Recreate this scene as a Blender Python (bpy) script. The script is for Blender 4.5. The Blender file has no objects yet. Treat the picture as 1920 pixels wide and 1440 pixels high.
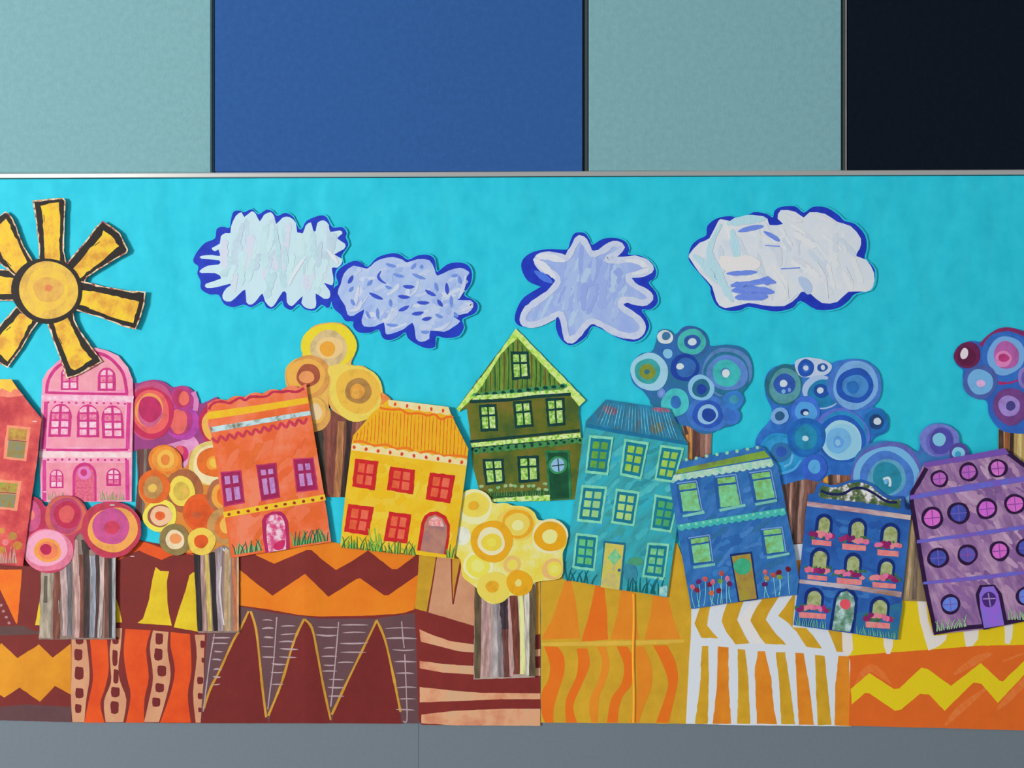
import bpy, bmesh, math, random
from mathutils import Vector, noise
random.seed(7)
C = bpy.context.scene.collection
sc = bpy.context.scene

# ---------------------------------------------------------------- camera, light, exposure
S = 0.0015            # metres per photo pixel on the wall plane
CZ = 1.40
LENS = 27.0
DIST = 1920 * S * LENS / 36.0
cam_d = bpy.data.cameras.new('camera'); cam_d.lens = LENS; cam_d.sensor_width = 36
cam = bpy.data.objects.new('camera', cam_d); C.objects.link(cam)
cam.location = (0, -DIST, CZ); cam.rotation_euler = (math.pi / 2, 0, 0)
sc.camera = cam
w = bpy.data.worlds.new('room_light'); sc.world = w; w.use_nodes = True
w.node_tree.nodes['Background'].inputs[0].default_value = (0.93, 0.97, 1.0, 1)
w.node_tree.nodes['Background'].inputs[1].default_value = 0.35
def area(name, loc, target, size, sizey, power, col):
    l = bpy.data.lights.new(name, 'AREA'); l.shape = 'RECTANGLE'; l.size = size; l.size_y = sizey
    l.energy = power; l.color = col
    o = bpy.data.objects.new(name, l); C.objects.link(o); o.location = loc
    d = Vector(target) - Vector(loc); o.rotation_euler = d.to_track_quat('-Z', 'Y').to_euler()
    return o
area('window_daylight', (-8.0, -5.0, 2.2), (0, 0, 1.35), 1.6, 1.8, 840, (1.0, 0.985, 0.96))
sc.view_settings.view_transform = 'Standard'; sc.view_settings.look = 'None'
sc.view_settings.gamma = 1; sc.view_settings.use_curve_mapping = False
sc.view_settings.exposure = 0.0

# ---------------------------------------------------------------- materials
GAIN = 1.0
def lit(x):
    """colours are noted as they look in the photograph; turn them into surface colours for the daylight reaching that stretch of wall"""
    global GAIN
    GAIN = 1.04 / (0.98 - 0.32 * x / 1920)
def lin(c):
    r = []
    for v in c[:3]:
        v = max(0, min(255, v)) / 255.0
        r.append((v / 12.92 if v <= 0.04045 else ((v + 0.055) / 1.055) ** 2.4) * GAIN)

    k = min(1, .9 / max(max(r), .01))
    return (r[0] * k, r[1] * k, r[2] * k, 1)
_mc = {}
def M(c, c2=None, c3=None, s=22, st=None, k=0.07, bump=0.12, rough=0.62, det=4, edge=0.5):
    """hand painted paper: c mottled with c2 / c3; st = (angle, stretch) makes brush streaks"""
    key = (round(GAIN, 3), tuple(c), c2, c3, s, st, k, bump, rough, det, edge)
    if key in _mc: return _mc[key]
    m = bpy.data.materials.new('paint'); m.use_nodes = True
    nt = m.node_tree; N = nt.nodes; L = nt.links
    b = N['Principled BSDF']; b.inputs['Roughness'].default_value = rough
    b.inputs['Specular IOR Level'].default_value = 0.22
    tc = N.new('ShaderNodeTexCoord'); mp = N.new('ShaderNodeMapping'); mp2 = N.new('ShaderNodeMapping')
    L.new(tc.outputs['Object'], mp.inputs[0])
    if st: mp.inputs['Rotation'].default_value = (0, math.radians(st[0]), 0)
    L.new(mp.outputs[0], mp2.inputs[0])
    if st: mp2.inputs['Scale'].default_value = (st[1], 1, 1)
    nz = N.new('ShaderNodeTexNoise'); nz.inputs['Scale'].default_value = s
    nz.inputs['Detail'].default_value = det; nz.inputs['Roughness'].default_value = 0.62
    L.new(mp2.outputs[0], nz.inputs['Vector'])
    cr = N.new('ShaderNodeValToRGB'); L.new(nz.outputs['Fac'], cr.inputs[0])
    e = cr.color_ramp.elements
    if c2 is None:
        e[0].position = 0.3; e[1].position = 0.7
        e[0].color = lin([v * (1 - k) for v in c]); e[1].color = lin([v * (1 + k * 0.7) + k * 20 for v in c])
    elif c3 is None:
        e[0].position = 0.5 - 0.16 * edge * 2 + 0.02; e[1].position = 0.5 + 0.14 * edge * 2
        e[0].color = lin(c2); e[1].color = lin(c)
    else:
        e[0].position = 0.5 - 0.15 * edge * 2; e[0].color = lin(c2)
        e[1].position = 0.5 + 0.15 * edge * 2; e[1].color = lin(c3)
        x = cr.color_ramp.elements.new(0.5); x.color = lin(c)
    L.new(cr.outputs[0], b.inputs['Base Color'])
    if bump:
        n2 = N.new('ShaderNodeTexNoise'); n2.inputs['Scale'].default_value = s * 7 if not st else s * 4
        n2.inputs['Detail'].default_value = 3
        L.new(mp2.outputs[0], n2.inputs['Vector'])
        bp = N.new('ShaderNodeBump'); bp.inputs['Strength'].default_value = bump
        bp.inputs['Distance'].default_value = 0.0015
        L.new(n2.outputs['Fac'], bp.inputs['Height']); L.new(bp.outputs[0], b.inputs['Normal'])
    _mc[key] = m
    return m
def P(c, **kw): return M(c, **kw)

# ---------------------------------------------------------------- wall plane coordinates
def W(px, py, d):
    f = S * (DIST - d) / DIST
    return Vector(((px - 960) * f, -d, CZ + (720 - py) * f))

# ---------------------------------------------------------------- outline helpers (photo pixels on the wall)
def sm(pts, n=4):
    """closed smooth curve through pts"""
    o = []; k = len(pts)
    for i in range(k):
        p0, p1, p2, p3 = pts[i - 1], pts[i], pts[(i + 1) % k], pts[(i + 2) % k]
        for j in range(n):
            t = j / n; t2 = t * t; t3 = t2 * t
            o.append(tuple(0.5 * ((2 * p1[a]) + (-p0[a] + p2[a]) * t + (2 * p0[a] - 5 * p1[a] + 4 * p2[a] - p3[a]) * t2
                                  + (-p0[a] + 3 * p1[a] - 3 * p2[a] + p3[a]) * t3) for a in (0, 1)))
    return o
def smo(pts, n=4):
    """open smooth curve"""
    if len(pts) < 3: return list(pts)
    q = [pts[0]] + list(pts) + [pts[-1]]; o = []
    for i in range(1, len(q) - 2):
        p0, p1, p2, p3 = q[i - 1], q[i], q[i + 1], q[i + 2]
        for j in range(n):
            t = j / n; t2 = t * t; t3 = t2 * t
            o.append(tuple(0.5 * ((2 * p1[a]) + (-p0[a] + p2[a]) * t + (2 * p0[a] - 5 * p1[a] + 4 * p2[a] - p3[a]) * t2
                                  + (-p0[a] + 3 * p1[a] - 3 * p2[a] + p3[a]) * t3) for a in (0, 1)))
    o.append(pts[-1]); return o
def circ(cx, cy, rx, ry=None, wob=0.035, n=30, rot=0):
    ry = ry or rx; o = []
    a1, a2, a3 = random.random() * 6.28, random.random() * 6.28, random.random() * 6.28
    for i in range(n):
        t = i * 2 * math.pi / n
        k = 1 + wob * (math.sin(2 * t + a1) + 0.6 * math.sin(3 * t + a2) + 0.4 * math.sin(5 * t + a3))
        x, y = rx * k * math.cos(t), ry * k * math.sin(t)
        o.append((cx + x * math.cos(rot) - y * math.sin(rot), cy + x * math.sin(rot) + y * math.cos(rot)))
    return o
def rect(x0, y0, x1, y1): return [(x0, y0), (x1, y0), (x1, y1), (x0, y1)]
def q4(q, u, v):
    a = [q[0][i] + (q[1][i] - q[0][i]) * u for i in (0, 1)]; b = [q[3][i] + (q[2][i] - q[3][i]) * u for i in (0, 1)]
    return (a[0] + (b[0] - a[0]) * v, a[1] + (b[1] - a[1]) * v)
def sub(q, u0, v0, u1, v1): return [q4(q, u0, v0), q4(q, u1, v0), q4(q, u1, v1), q4(q, u0, v1)]
def wob(poly, amp=0.8, step=7):
    """slightly uneven hand painted edge"""
    o = []; k = len(poly); off = random.random() * 100
    for i in range(k):
        p, r = poly[i], poly[(i + 1) % k]; L = math.hypot(r[0] - p[0], r[1] - p[1]); n = max(1, int(L / step))
        for j in range(n):
            t = j / n; x = p[0] + (r[0] - p[0]) * t; y = p[1] + (r[1] - p[1]) * t
            e = amp * (0.4 if j == 0 else 1)
            o.append((x + e * noise.noise((x * .11 + off, y * .11, 1)) * 1.6, y + e * noise.noise((x * .11, y * .11 + off, 7)) * 1.6))
    return o
def stroke(pts, wd, smooth=True, n=4, taper=0, wb=0.0, closed=False):
    """ribbon as a list of quads; wd number or (start, end)"""
    if smooth: pts = (sm(pts, n) + [pts[0]]) if closed else smo(pts, n)
    k = len(pts); Lf, Rt = [], []; off = random.random() * 50
    for i, p in enumerate(pts):
        if closed: a = pts[(i - 1) % (k - 1)]; b = pts[(i + 1) % (k - 1)]
        else: a = pts[max(0, i - 1)]; b = pts[min(k - 1, i + 1)]
        dx, dy = b[0] - a[0], b[1] - a[1]; l = math.hypot(dx, dy) or 1
        t = i / max(1, k - 1)
        ww = (wd if not isinstance(wd, (tuple, list)) else wd[0] + (wd[1] - wd[0]) * t) / 2
        if taper: ww *= min(1, 0.25 + t / taper, 0.25 + (1 - t) / taper)
        if wb: ww *= 1 + wb * noise.noise((p[0] * .15 + off, p[1] * .15, 3))
        Lf.append((p[0] - dy / l * ww, p[1] + dx / l * ww)); Rt.append((p[0] + dy / l * ww, p[1] - dx / l * ww))
    return [[Lf[i], Lf[i + 1], Rt[i + 1], Rt[i]] for i in range(k - 1)]
def strokes(lst, wd, **kw):
    o = []
    for l in lst: o += stroke(l, wd, **kw)
    return o
def arch(x0, y0, x1, y1, skew=0, ar=None):
    """door / window outline with a round head; skew = px shift of the top to the right"""
    w2 = (x1 - x0) / 2; h = ar or w2; o = [(x1, y1), (x0, y1)]
    for i in range(9):
        t = math.pi - math.pi * i / 8
        o.append(((x0 + x1) / 2 + w2 * math.cos(t) + skew, y0 + h - h * math.sin(t)))
    return o
def wave(a, b, n, amp, kind='zig', ph=0):
    o = []; dx, dy = b[0] - a[0], b[1] - a[1]; L = math.hypot(dx, dy); nx, ny = -dy / L, dx / L
    m = n * 2 if kind == 'zig' else n * 6
    for i in range(m + 1):
        t = i / m
        if kind == 'zig': o_ = amp * (1 if (i + ph) % 2 else -1)
        elif kind == 'scal': o_ = -amp * abs(math.sin(math.pi * n * t)) * 2
        else: o_ = amp * math.sin(2 * math.pi * n * t + ph)
        o.append((a[0] + dx * t + nx * o_, a[1] + dy * t + ny * o_))
    return o
def dots(a, b, n, r, ry=None, jit=0.6):
    o = []
    for i in range(n):
        t = i / max(1, n - 1)
        o.append(circ(a[0] + (b[0] - a[0]) * t + random.uniform(-jit, jit), a[1] + (b[1] - a[1]) * t + random.uniform(-jit, jit), r, ry or r, 0.08, 9))
    return o
def blades(x0, x1, yb, h, n, wd=1.8, lean=0.35, y1=None, sway=None):
    o = []
    for i in range(n):
        t = (i + random.random() * .6) / n; x = x0 + (x1 - x0) * t
        y = yb if y1 is None else yb + (y1 - yb) * t
        hh = h * random.uniform(.55, 1.1); l = random.uniform(-lean, lean) * hh
        o += stroke([(x, y), (x + l * .35, y - hh * .55), (x + l, y - hh)], (wd, wd * .3), n=3)
    return o

# ---------------------------------------------------------------- things and parts
SINGLE = {'dot_row': 'dot', 'red_dot_row': 'red_dot', 'pale_dots': 'pale_dot', 'dark_dots': 'dark_dot', 'green_scallops': 'green_scallop', 'teal_scallops': 'teal_scallop', 'dark_bumps': 'dark_bump', 'flower_heads': 'flower_head'}
class Thing:
    def __init__(s, name, label, cat, cx, cy, base, tilt=(0, 0), curl=0.35, group=None, kind=None, grid=45, extra=None, step=0.085):
        s.cx, s.cy, s.base, s.tilt, s.curl, s.grid, s.extra, s.step = cx, cy, base, tilt, curl, grid, extra, step
        s.seed = random.random() * 50; s.lv = []; s.cuts = []
        s.loc = W(cx, cy, base / 1000)
        o = bpy.data.objects.new(name, None); C.objects.link(o); o.location = s.loc; o.empty_display_size = 0.05
        if label: o['label'] = label
        if cat: o['category'] = cat
        if group: o['group'] = group
        if kind: o['kind'] = kind
        s.root = o
    def depth(s, x, y):
        u, v = x - s.cx, y - s.cy
        d = s.base + (s.tilt[0] * u + s.tilt[1] * v) / 100.0
        d += s.curl * noise.noise((x / 95 + s.seed, y / 95, s.seed))
        if s.extra: d += s.extra(x, y)
        return d
    def part(s, name, polys, mat, parent=None, label=None, thick=0.09, lv=None, up=0, kind=None):
        if not polys: return None
        if not isinstance(polys[0][0], (tuple, list)): polys = [polys]
        if kind is None and ('grass' in name or name in ('flower_stems', 'box_leaves')): kind = 'stuff'
        xs = [p[0] for f in polys for p in f]; ys = [p[1] for f in polys for p in f]
        bb = (min(xs), min(ys), max(xs), max(ys))
        if lv is None:
            lv = 0
            for (a, l) in s.lv:
                if bb[0] < a[2] - .2 and bb[2] > a[0] + .2 and bb[1] < a[3] - .2 and bb[3] > a[1] + .2: lv = max(lv, l + 1)
        if kind != 'stuff' and len(polys) > 1:
            # painted marks that do not touch are parts of their own
            comp = []
            for f in polys:
                ks = {(round(q[0], 1), round(q[1], 1)) for q in f}
                hit = [c for c in comp if c[0] & ks]
                c0 = (set(ks), [f])
                for c in hit: c0[0].update(c[0]); c0[1][:0] = c[1]; comp.remove(c)
                comp.append(c0)
            if len(comp) > 1:
                nm = SINGLE.get(name, name)
                os_ = [s.part(nm, c[1], mat, parent, label, thick, lv, up) for c in comp]
                return os_[0]
        s.lv.append((bb, lv))
        bm = bmesh.new()
        for f in polys:
            try: bm.faces.new([bm.verts.new((p[0], p[1], 0)) for p in f])
            except ValueError: pass
        bmesh.ops.remove_doubles(bm, verts=bm.verts, dist=0.05)
        g = s.grid
        if bb[2] - bb[0] > g or bb[3] - bb[1] > g:
            k = math.floor(bb[0] / g) + 1
            cuts = []
            while k * g < bb[2]: cuts.append(((k * g, 0, 0), (1, 0, 0))); k += 1
            k = math.floor(bb[1] / g) + 1
            while k * g < bb[3]: cuts.append(((0, k * g, 0), (0, 1, 0))); k += 1
            cuts += [((x_, 0, 0), (1, 0, 0)) for x_ in s.cuts]
            for co, no in cuts:
                bmesh.ops.bisect_plane(bm, geom=bm.verts[:] + bm.edges[:] + bm.faces[:], plane_co=co, plane_no=no, dist=0.001)
        bmesh.ops.recalc_face_normals(bm, faces=bm.faces)
        bm.verts.index_update()
        V = []; F = []; lift = (lv * s.step + up)
        for v in bm.verts: V.append(W(v.co.x, v.co.y, (s.depth(v.co.x, v.co.y) + lift) / 1000) - s.loc)
        for f in bm.faces:
            idx = [v.index for v in f.verts]
            area2 = sum(f.verts[i].co.x * f.verts[(i + 1) % len(idx)].co.y - f.verts[(i + 1) % len(idx)].co.x * f.verts[i].co.y for i in range(len(idx)))
            F.append(idx if area2 < 0 else idx[::-1])
        nf = len(F); cache = {}
        def low(v):
            if v.index not in cache:
                x, y = v.co.x, v.co.y; d = s.depth(x, y) + lift
                cache[v.index] = len(V); V.append(W(x, y, d / 1000) - s.loc); V.append(W(x, y, (d - thick) / 1000) - s.loc)
            return cache[v.index]
        for e in bm.edges:
            if len(e.link_faces) == 1:
                a, b = low(e.verts[0]), low(e.verts[1]); F.append([a, b, b + 1, a + 1])
        bm.free()
        me = bpy.data.meshes.new(name); me.from_pydata([tuple(v) for v in V], [], F); me.materials.append(mat)
        sm_ = [i < nf for i in range(len(me.polygons))]
        me.polygons.foreach_set('use_smooth', sm_); me.update()
        o = bpy.data.objects.new(name, me); C.objects.link(o); o.parent = parent or s.root
        if label: o['label'] = label
        if kind: o['kind'] = kind
        return o

def inset(poly, d):
    k = len(poly); a = sum(poly[i][0] * poly[(i + 1) % k][1] - poly[(i + 1) % k][0] * poly[i][1] for i in range(k)); sg = 1 if a > 0 else -1; o = []
    for i in range(k):
        p0, p1, p2 = poly[i - 1], poly[i], poly[(i + 1) % k]
        n = []
        for u, v in ((p0, p1), (p1, p2)):
            l = math.hypot(v[0] - u[0], v[1] - u[1]) or 1; n.append((-(v[1] - u[1]) / l * sg, (v[0] - u[0]) / l * sg))
        m = (n[0][0] + n[1][0], n[0][1] + n[1][1]); l2 = max(.5, m[0] ** 2 + m[1] ** 2)
        o.append((p1[0] + m[0] * 2 * d / l2, p1[1] + m[1] * 2 * d / l2))
    return o
def inside(x, y, poly):
    c = False; k = len(poly)
    for i in range(k):
        a, b = poly[i - 1], poly[i]
        if (a[1] > y) != (b[1] > y) and x < (b[0] - a[0]) * (y - a[1]) / (b[1] - a[1]) + a[0]: c = not c
    return c
def brush(t, poly, n, L, wd, ang, cols, spread=14, bend=.08):
    """visible separate brush strokes laid over a painted area"""
    xs = [q[0] for q in poly]; ys = [q[1] for q in poly]; bb = (min(xs), min(ys), max(xs), max(ys)); lv = 0
    for (a, l) in t.lv:
        if bb[0] < a[2] and bb[2] > a[0] and bb[1] < a[3] and bb[3] > a[1]: lv = max(lv, l + 1)
    i = 0; tries = 0; made = []
    while i < n and tries < n * 60:
        tries += 1
        x = random.uniform(bb[0], bb[2]); y = random.uniform(bb[1], bb[3]); a = math.radians(ang + random.uniform(-spread, spread)); l = L * random.uniform(.5, 1.1) / 2
        dx, dy = math.cos(a) * l, math.sin(a) * l; ww = wd * random.uniform(.5, 1.15)
        if not all(inside(x + dx * k + dy * j, y + dy * k - dx * j, poly) for k, j in ((-1, 0), (0, 0), (1, 0), (-.5, ww / l * .5), (.5, ww / l * .5), (-.5, -ww / l * .5), (.5, -ww / l * .5))): continue
        b = random.uniform(-bend, bend) * l
        f = stroke([(x - dx, y - dy), (x + b, y + b), (x + dx, y + dy)], ww, n=6, taper=.22, wb=.7)
        made.append((i % len(cols), t.part('brushwork', f, cols[i % len(cols)], lv=lv, up=i * .007))); i += 1
    # all loose brushwork of one area is one part
    V = []; F = []; K = []; me = bpy.data.meshes.new('brushwork')
    for m in cols: me.materials.append(m)
    for c, o in made:
        n = len(V); V += [tuple(v.co) for v in o.data.vertices]; F += [[n + k for k in f.vertices] for f in o.data.polygons]; K += [c] * len(o.data.polygons)
        md = o.data; bpy.data.objects.remove(o); bpy.data.meshes.remove(md)
    me.from_pydata(V, [], F); me.polygons.foreach_set('material_index', K); me.update()
    o = bpy.data.objects.new('brushwork', me); C.objects.link(o); o.parent = t.root; o['kind'] = 'stuff'
    t.lv.append((bb, lv + int(i * .007 / t.step) + 1))
def disc(t, x, y, rings, label=None, name='disc', parent=None):
    """painted concentric circles: rings = [(rx, ry, colour[, dx, dy])]"""
    o = None
    for i, r in enumerate(rings):
        rx, ry, c = r[:3]; dx, dy = (r[3], r[4]) if len(r) > 3 else (0, 0)
        m = c if not isinstance(c, tuple) else M(c, tuple(v * 0.9 for v in c), tuple(v * min(1.05, 250 / max(c)) for v in c), s=30, bump=.2)
        nm = name if i == 0 else ('centre' if i == len(rings) - 1 else 'ring')
        p = t.part(nm, circ(x + dx, y + dy, rx, ry), m, parent=(o or parent), label=label if i == 0 else None)
        if i == 0: o = p
    return o
def window(t, q, rows, cols, frame, panes, mar=0.14, bar=0.08, outer=None, rowh=None, label=None, marv=None):
    """q = four corners tl tr br bl"""
    if outer:
        w0 = t.part('window', wob(sub(q, -outer[0], -outer[0] * .8, 1 + outer[0], 1 + outer[0] * .8), .7), outer[1], label=label)
        fr = t.part('window_frame', wob(q, .6), frame, parent=w0)
    else:
        w0 = fr = t.part('window', wob(q, 1.0), frame, label=label)
    marv = marv or mar * 0.8
    hs = rowh or [1] * rows; tot = sum(hs); y = marv; H = 1 - 2 * marv - bar * .8 * (rows - 1)
    for r in range(rows):
        h = H * hs[r] / tot; wd = (1 - 2 * mar - bar * (cols - 1)) / cols
        for c in range(cols):
            x = mar + c * (wd + bar)
            m = panes[(r * cols + c) % len(panes)] if isinstance(panes, list) else panes
            t.part('pane', wob(sub(q, x, y, x + wd, y + h), .6, 5), m, parent=w0)
        y += h + bar * .8
    return w0
def trunk(t, poly, base, stripes, name='trunk'):
    """stripes = [(list of (x,y) centre line, width, colour)]"""
    o = t.part(name, wob(poly, .5), base, thick=.4)
    for l, wd, c in stripes:
        m = M(c, tuple(v * .82 for v in c), tuple(min(255, v * 1.15 + 8) for v in c), s=14, st=(0, 7), bump=.2)
        t.part('bark_stripe', stroke(l, wd, wb=.35), m, parent=o)
    return o
def vs(x0, x1, y0, y1, wv=1.5):
    n = 5; o = []
    for i in range(n + 1):
        k = i / n; o.append((x0 + (x1 - x0) * k + (random.uniform(-wv, wv) if 0 < i < n else 0), y0 + (y1 - y0) * k))
    return o

# ================================================================ the wall (structure)
def box(name, x0, y0, x1, y1, d0, d1, mat, parent=None, bev=0.0015):
    """box between pixel corners on the wall, from depth d0 to d1 (mm)"""
    a = W(x0, y1, d1 / 1000); b = W(x1, y0, d1 / 1000)
    bm = bmesh.new(); bmesh.ops.create_cube(bm, size=1)
    for v in bm.verts:
        v.co.x = a.x if v.co.x < 0 else b.x; v.co.z = a.z if v.co.z < 0 else b.z
        v.co.y = -d1 / 1000 if v.co.y < 0 else -d0 / 1000
    if bev: bmesh.ops.bevel(bm, geom=bm.edges[:], offset=bev, segments=2, affect='EDGES')
    me = bpy.data.meshes.new(name); bm.to_mesh(me); bm.free(); me.materials.append(mat)
    o = bpy.data.objects.new(name, me); C.objects.link(o); o.parent = parent
    return o
def fabric(c, s=900, k=0.05):
    m = M(c, tuple(v * (1 - k) for v in c), tuple(v * (1 + k * .6) + 3 for v in c), s=60, det=10, bump=0, rough=.95, edge=1.0).copy()
    nt = m.node_tree; b = nt.nodes['Principled BSDF']; b.inputs['Specular IOR Level'].default_value = .04; tc = [n for n in nt.nodes if n.type == 'TEX_COORD'][0]
    mp = nt.nodes.new('ShaderNodeMapping'); mp.inputs['Scale'].default_value = (1, 1, .45)
    n = nt.nodes.new('ShaderNodeTexNoise'); n.inputs['Scale'].default_value = 330; n.inputs['Detail'].default_value = 2
    bp = nt.nodes.new('ShaderNodeBump'); bp.inputs['Strength'].default_value = .35; bp.inputs['Distance'].default_value = .001
    nt.links.new(tc.outputs['Object'], mp.inputs[0]); nt.links.new(mp.outputs[0], n.inputs['Vector'])
    nt.links.new(n.outputs['Fac'], bp.inputs['Height']); nt.links.new(bp.outputs[0], b.inputs['Normal'])
    return m
wall = box('wall_back', -700, -500, 2620, 2000, -60, -13, M((58, 66, 72), bump=0), bev=0)
wall['kind'] = 'structure'
box('fabric_panel', -420, -420, 396, 324, -12, -1, fabric((134, 181, 187)), wall, .003)['label'] = 'pale teal fabric panel, widest at the left end'
box('fabric_panel', 402, -420, 1093, 323, -12, -1, fabric((54, 98, 162)), wall, .003)['label'] = 'royal blue fabric panel'
box('fabric_panel', 1104, -420, 1578, 322, -12, -1, fabric((132, 180, 186)), wall, .003)['label'] = 'pale teal fabric panel between the blue and the navy panel'
box('fabric_panel', 1590, -420, 2350, 320, -12, -1, fabric((17, 26, 38)), wall, .003)['label'] = 'navy black fabric panel'
metal = M((176, 174, 170), k=.02, bump=0, rough=.35); dkm = M((70, 74, 76), k=.02, bump=0, rough=.5)
box('joint_strip', 1096.5, -420, 1102, 322, -12, -4, dkm, wall, .0005)
box('joint_strip', 1580, -420, 1585, 322, -12, -4, dkm, wall, .0005)
box('joint_strip', 1585.6, -420, 1587.6, 322, -12, -3, M((150, 150, 148), bump=0), wall, .0003)
box('joint_strip', 397, -420, 401, 324, -12, -6, M((62, 78, 92), bump=0), wall, .0005)
gw = M((119, 130, 139), k=.015, s=90, bump=.06, rough=.8)
box('painted_board', -420, 336, 784.9, 1900, -12, 0, gw, wall, .0006)
box('painted_board', 785.1, 336, 2350, 1900, -12, 0, gw, wall, .0006)
# aluminium rail above the mural, very slightly out of level
def rail():
    m = bpy.data.materials.new('metal_rail'); m.use_nodes = True
    b = m.node_tree.nodes['Principled BSDF']; b.inputs['Base Color'].default_value = lin((235, 232, 228)); b.inputs['Roughness'].default_value = .42
    b.inputs['Metallic'].default_value = 1.0
    prof = [(0, -12), (0, 6), (1.5, 8), (8, 8), (9.5, 6), (9.5, -12)]
    V = []; F = []
    for x, yt in ((-420, 326.5), (2350, 316.5)):
        for dy, d in prof: V.append(tuple(W(x, yt + dy, d / 1000)))
    k = len(prof)
    for i in range(k): F.append((i, (i + 1) % k, k + (i + 1) % k, k + i))
    F += [tuple(range(k))[::-1], tuple(range(k, 2 * k))]
    me = bpy.data.meshes.new('trim_1'); me.from_pydata(V, [], F); me.materials.append(m)
    o = bpy.data.objects.new('trim_1', me); C.objects.link(o); o['kind'] = 'structure'
    bm = bmesh.new(); bm.from_mesh(me); bmesh.ops.recalc_face_normals(bm, faces=bm.faces); bm.to_mesh(me); bm.free()
rail()

# ================================================================ turquoise backing paper, slightly rumpled
def backing():
    x0, x1, y0, y1, st = -420, 2350, 337, 1342, 5
    nx, ny = int((x1 - x0) / st), int((y1 - y0) / st)
    V = []; F = []
    for j in range(ny + 1):
        for i in range(nx + 1):
            x = x0 + i * st; y = y0 + j * st + (max(0, 1 - j / 3) * (333.5 + 2.5 - (x - 0) * .0036 - 337) if j < 3 else 0)
            a = noise.noise((x / 34, y / 95, 0)) * .5 + noise.noise((x / 15, y / 44, 5)) * .12 + noise.noise((x / 110, y / 170, 9)) * .9
            r = noise.noise((x / 70 + y / 160, y / 90, 20)); a += .35 * (1 - abs(r) * 3) if abs(r) < .33 else 0
            g = min(1, max(0, (x - 650) / 700)); a *= .75 + .9 * g
            sd = math.exp(-((y - (900 - (x - 1500) * .38)) / 22) ** 2) if 1480 < x < 1980 else 0
            V.append(tuple(W(x, y, (1.4 + a * .8 + sd * .6) / 1000)))
    for j in range(ny):
        for i in range(nx):
            a = j * (nx + 1) + i; F.append((a, a + nx + 1, a + nx + 2, a + 1))
    me = bpy.data.meshes.new('backing_paper'); me.from_pydata(V, [], F)
    pm = M((44, 209, 233), (38, 204, 229), (50, 213, 236), s=14, bump=.05, rough=.72, det=8).copy(); nt = pm.node_tree
    b0 = [n for n in nt.nodes if n.type == 'BUMP'][0]; tc = [n for n in nt.nodes if n.type == 'TEX_COORD'][0]
    for sc_, dist, zz in ((10, .0056, .55), (24, .0012, .7)):        # soft vertical rumples of hung roll paper
        mp = nt.nodes.new('ShaderNodeMapping'); mp.inputs['Scale'].default_value = (1, 1, zz); mp.inputs['Rotation'].default_value = (0, .25, 0)
        nz = nt.nodes.new('ShaderNodeTexNoise'); nz.inputs['Scale'].default_value = sc_; nz.inputs['Detail'].default_value = 1.2; nz.inputs['Distortion'].default_value = .2
        bp = nt.nodes.new('ShaderNodeBump'); bp.inputs['Strength'].default_value = 1; bp.inputs['Distance'].default_value = dist
        nt.links.new(tc.outputs['Object'], mp.inputs[0]); nt.links.new(mp.outputs[0], nz.inputs['Vector']); nt.links.new(nz.outputs['Fac'], bp.inputs['Height'])
        nt.links.new(b0.outputs[0], bp.inputs['Normal']); b0 = bp
    nt.links.new(b0.outputs[0], nt.nodes['Principled BSDF'].inputs['Normal'])
    me.materials.append(pm); me.polygons.foreach_set('use_smooth', [True] * len(F))
    o = bpy.data.objects.new('backing_paper', me); C.objects.link(o)
    o['label'] = 'long turquoise sky paper stretched below the metal rail behind the whole collage'; o['category'] = 'paper'
backing()

# ================================================================ painted ground sheets along the bottom
lit(300)
MAR = (122, 40, 36); PUR = (98, 66, 68); PCH = (212, 156, 118); ORD = (226, 84, 26); AMB = (226, 150, 32)
MUS = (196, 152, 38); WHT = (226, 233, 240)
def sheet(label, poly, col, base, extra=None, curl=.35, k=.05, tilt=(0, 0)):
    xs = [p[0] for p in poly]; ys = [p[1] for p in poly]
    t = Thing('painted_sheet', label, 'painted paper', (min(xs) + max(xs)) / 2, (min(ys) + max(ys)) / 2, base, curl=curl, extra=extra, grid=30, group='painted ground sheets', step=.06, tilt=tilt)
    t.seed = 11.3
    if extra: t.cuts = [533, 573, 613]
    t.part('paper', wob(poly, .5, 14), M(col, s=16, k=k, bump=.2), thick=.35)
    return t
def mm(c, s=16, k=.05, c2=None): return M(c, c2, s=s, k=k, bump=.2)

# sheet A
lit(40)
t = sheet('maroon sheet at the far left with a wide amber zigzag and a dotted corner', [(-60, 1040), (134, 1050), (134, 1354), (-60, 1349)], MAR, 2.8)
t.part('amber_zigzag', wob([(-60, 1225), (-30, 1232), (3, 1206), (33, 1234), (73, 1208), (99, 1233), (134, 1206), (134, 1303), (103, 1286), (75, 1316), (37, 1289), (8, 1308), (-25, 1288), (-60, 1305)], .6), mm(AMB, c2=(212, 134, 26), s=9))
t.part('purple_band', wob([(-60, 1176), (75, 1172), (75, 1189), (-60, 1194)], .5), mm((96, 66, 64)))
t.part('purple_band', wob([(-60, 1323), (0, 1325), (50, 1321), (134, 1325), (134, 1354), (-60, 1349)], .5), mm((96, 62, 66)))
t.part('orange_triangle', wob([(-60, 1068), (41, 1068), (39, 1100), (37, 1120), (33, 1165), (31, 1171), (26, 1160), (0, 1105), (-20, 1072)], .5), mm((240, 124, 22), c2=(236, 104, 20)))
t.part('pale_dots', dots((-8, 1112), (17, 1168), 6, 2.8), mm((176, 130, 132)))

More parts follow.
